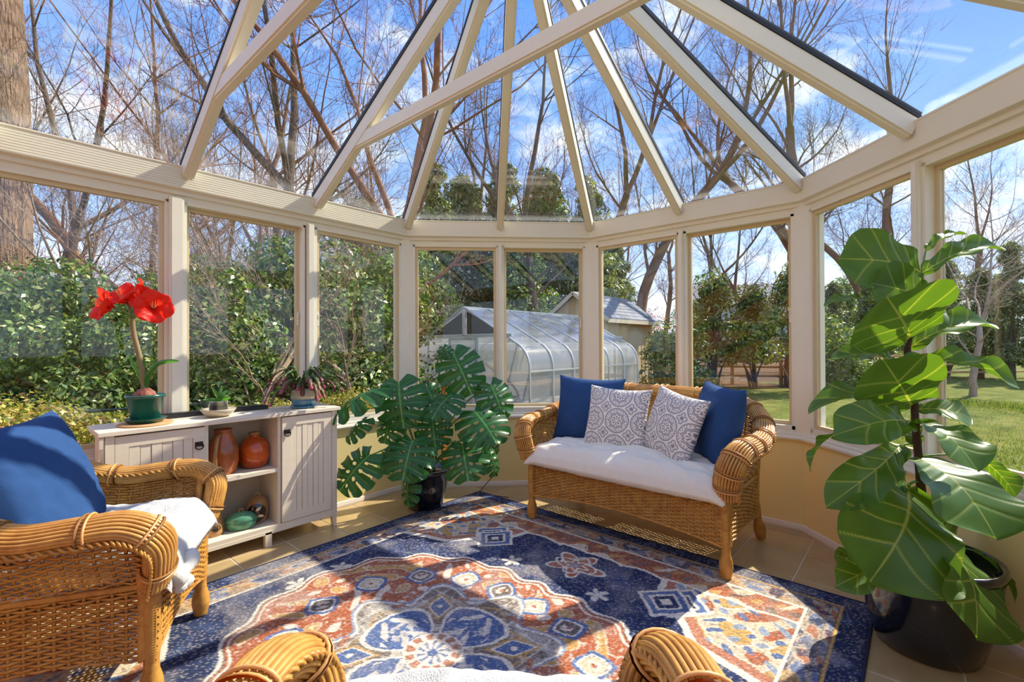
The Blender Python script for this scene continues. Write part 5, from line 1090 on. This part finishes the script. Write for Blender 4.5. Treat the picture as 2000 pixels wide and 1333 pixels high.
for sg in (1, -1):
    m = MB(); xo = .22; dx = SWD/2+xo; dz = (AP-EV)/(SWD/2)*dx; ap = AP+.08
    m.add([(-SWD/2, -.2, ap), (-SWD/2, SLN+.2, ap), (-SWD/2+sg*dx, SLN+.2, ap-dz), (-SWD/2+sg*dx, -.2, ap-dz)]+[(-SWD/2, -.2, ap-.07), (-SWD/2, SLN+.2, ap-.07), (-SWD/2+sg*dx, SLN+.2, ap-dz-.07), (-SWD/2+sg*dx, -.2, ap-dz-.07)], [(0, 1, 2, 3), (7, 6, 5, 4), (0, 4, 5, 1), (1, 5, 6, 2), (2, 6, 7, 3), (3, 7, 4, 0)])
    rf = m.build('roof', SHG, sh); recalc(rf)
    if sg > 0:
        for row in range(7):
            for k in range(12):
                u0 = row/7; y0 = -.2+k*(SLN+.4)/12+(row % 2)*.13; x0 = -SWD/2+dx*(u0+.02); x1 = -SWD/2+dx*(u0+1/7); z0 = ap-dz*(u0+.02)+.012; z1 = ap-dz*(u0+1/7)+.02; w = (SLN+.4)/12-.012; m = MB()
                if y0+w > SLN+.24: continue
                m.add([(x0, y0, z0), (x0, y0+w, z0), (x1, y0+w, z1), (x1, y0, z1), (x0, y0, z0-.012), (x0, y0+w, z0-.012), (x1, y0+w, z1-.018), (x1, y0, z1-.018)], [(0, 1, 2, 3), (0, 3, 7, 4), (3, 2, 6, 7), (1, 5, 6, 2)]); m.build('shingle', SHG, rf)
    m = MB(); m.beam((-SWD/2+sg*dx, -.2, ap-dz-.09), (-SWD/2+sg*dx, SLN+.2, ap-dz-.09), .03, .12); m.build('fascia', TRIMW, sh)
    m = MB(); m.beam((-SWD/2, -.21, ap-.06), (-SWD/2+sg*dx, -.21, ap-dz-.06), .03, .12); m.build('bargeboard', TRIMW, sh)
m = MB(); m.box((.012, .03, EV/2-.05), (.03, .09, EV)); m.box((.012, SLN-.03, EV/2-.05), (.03, .09, EV)); m.build('corner_boards', TRIMW, sh, kind='stuff')
# ---------------------------------------------------------------- split rail fence
RAILM = mat('weathered_rail', (186, 146, 96), .85, var=.2, vs=5, stretch=(1, 1, 6)); fn = empty('split_rail_fence', at(1300, 18.5, GZ), label='weathered split rail fence crossing the garden behind the lawn', category='fence')
fp = [at(px, d, GZ) for px, d in ((1190, 20), (1262, 19.2), (1342, 18.4), (1430, 17.8), (1525, 17.4), (1625, 17.6), (1730, 18.2), (1840, 19), (1960, 20), (2090, 21))]; fo_ = np.array(fn.location)
for i, p in enumerate(fp):
    m = MB(); m.tube([np.array(p)-fo_+np.array((0, 0, -.1)), np.array(p)-fo_+np.array((0, 0, 1.25))], [.07, .06], 7); m.build('post', RAILM, fn)
    if i:
        for z in (.35, .72, 1.08): m = MB(); m.tube([np.array(fp[i-1])-fo_+np.array((0, 0, z+.03*math.sin(i*3+z*9))), np.array(p)-fo_+np.array((0, 0, z-.03*math.cos(i*2+z*7)))], .05, 6); m.build('rail', RAILM, fn)
# wire garden fence by the low shrubs
WR = mat('dark_wire', (44, 58, 54), .5, metal=.3); a_, b_ = at(150, 4.55, GZ), at(400, 5.15, GZ); wf = empty('wire_fence', a_, label='low dark wire mesh fence behind the low shrubs outside the left windows', category='fence'); d_ = (b_-a_); Ln = d_.length; ux = np.array(d_/Ln); m = MB()
for k in range(int(Ln/.11)+10):
    for sg in (1, -1):
        x0, x1 = (k-9)*.11, (k-9)*.11+.9
        if sg < 0: x0, x1 = x1, x0
        p0, p1 = np.array([x0, .05]), np.array([x1, .95])
        if min(x0, x1) < 0 or max(x0, x1) > Ln: continue
        m.tube([ux*p0[0]+np.array((0, 0, p0[1])), ux*p1[0]+np.array((0, 0, p1[1]))], .003, 3)
m.build('wire_mesh', WR, wf, kind='stuff')
for z in (.05, .95): m = MB(); m.tube([(0, 0, z), ux*Ln+np.array((0, 0, z))], .014, 6); m.build('fence_rail', WR, wf)
for q in (0, .5, 1): m = MB(); m.tube([ux*Ln*q+np.array((0, 0, -.1)), ux*Ln*q+np.array((0, 0, 1.0))], .022, 6); m.build('post', WR, wf)
# ---------------------------------------------------------------- distant house
hs = empty('distant_house', at(1440, 46, GZ), rz=.5, label='pale neighbouring house half hidden beyond the rhododendrons', category='house')
m = MB(); m.box((0, 0, 2.6), (9, 7, 5.2)); m.build('walls', mat('pale_siding', (206, 204, 200), .8, var=.05), hs)
m = MB(); m.add([(x, y, z) for x in (-4.8, 4.8) for y, z in ((-3.9, 5.1), (0, 7.4), (3.9, 5.1))], [(0, 1, 2), (5, 4, 3), (0, 3, 4, 1), (1, 4, 5, 2), (0, 2, 5, 3)]); o = m.build('roof', mat('grey_roof', (140, 136, 134), .9), hs); recalc(o)
for x in (-3, -1, 1, 3):
    for z in (1.4, 3.8): m = MB(); m.box((x, -3.5, z), (1.0, .06, 1.3)); w_ = m.build('window', TRIMW, hs); m = MB(); m.box((x, -3.54, z), (.8, .04, 1.1)); m.build('pane', mat('dark_glass', (60, 70, 84), .1), w_)
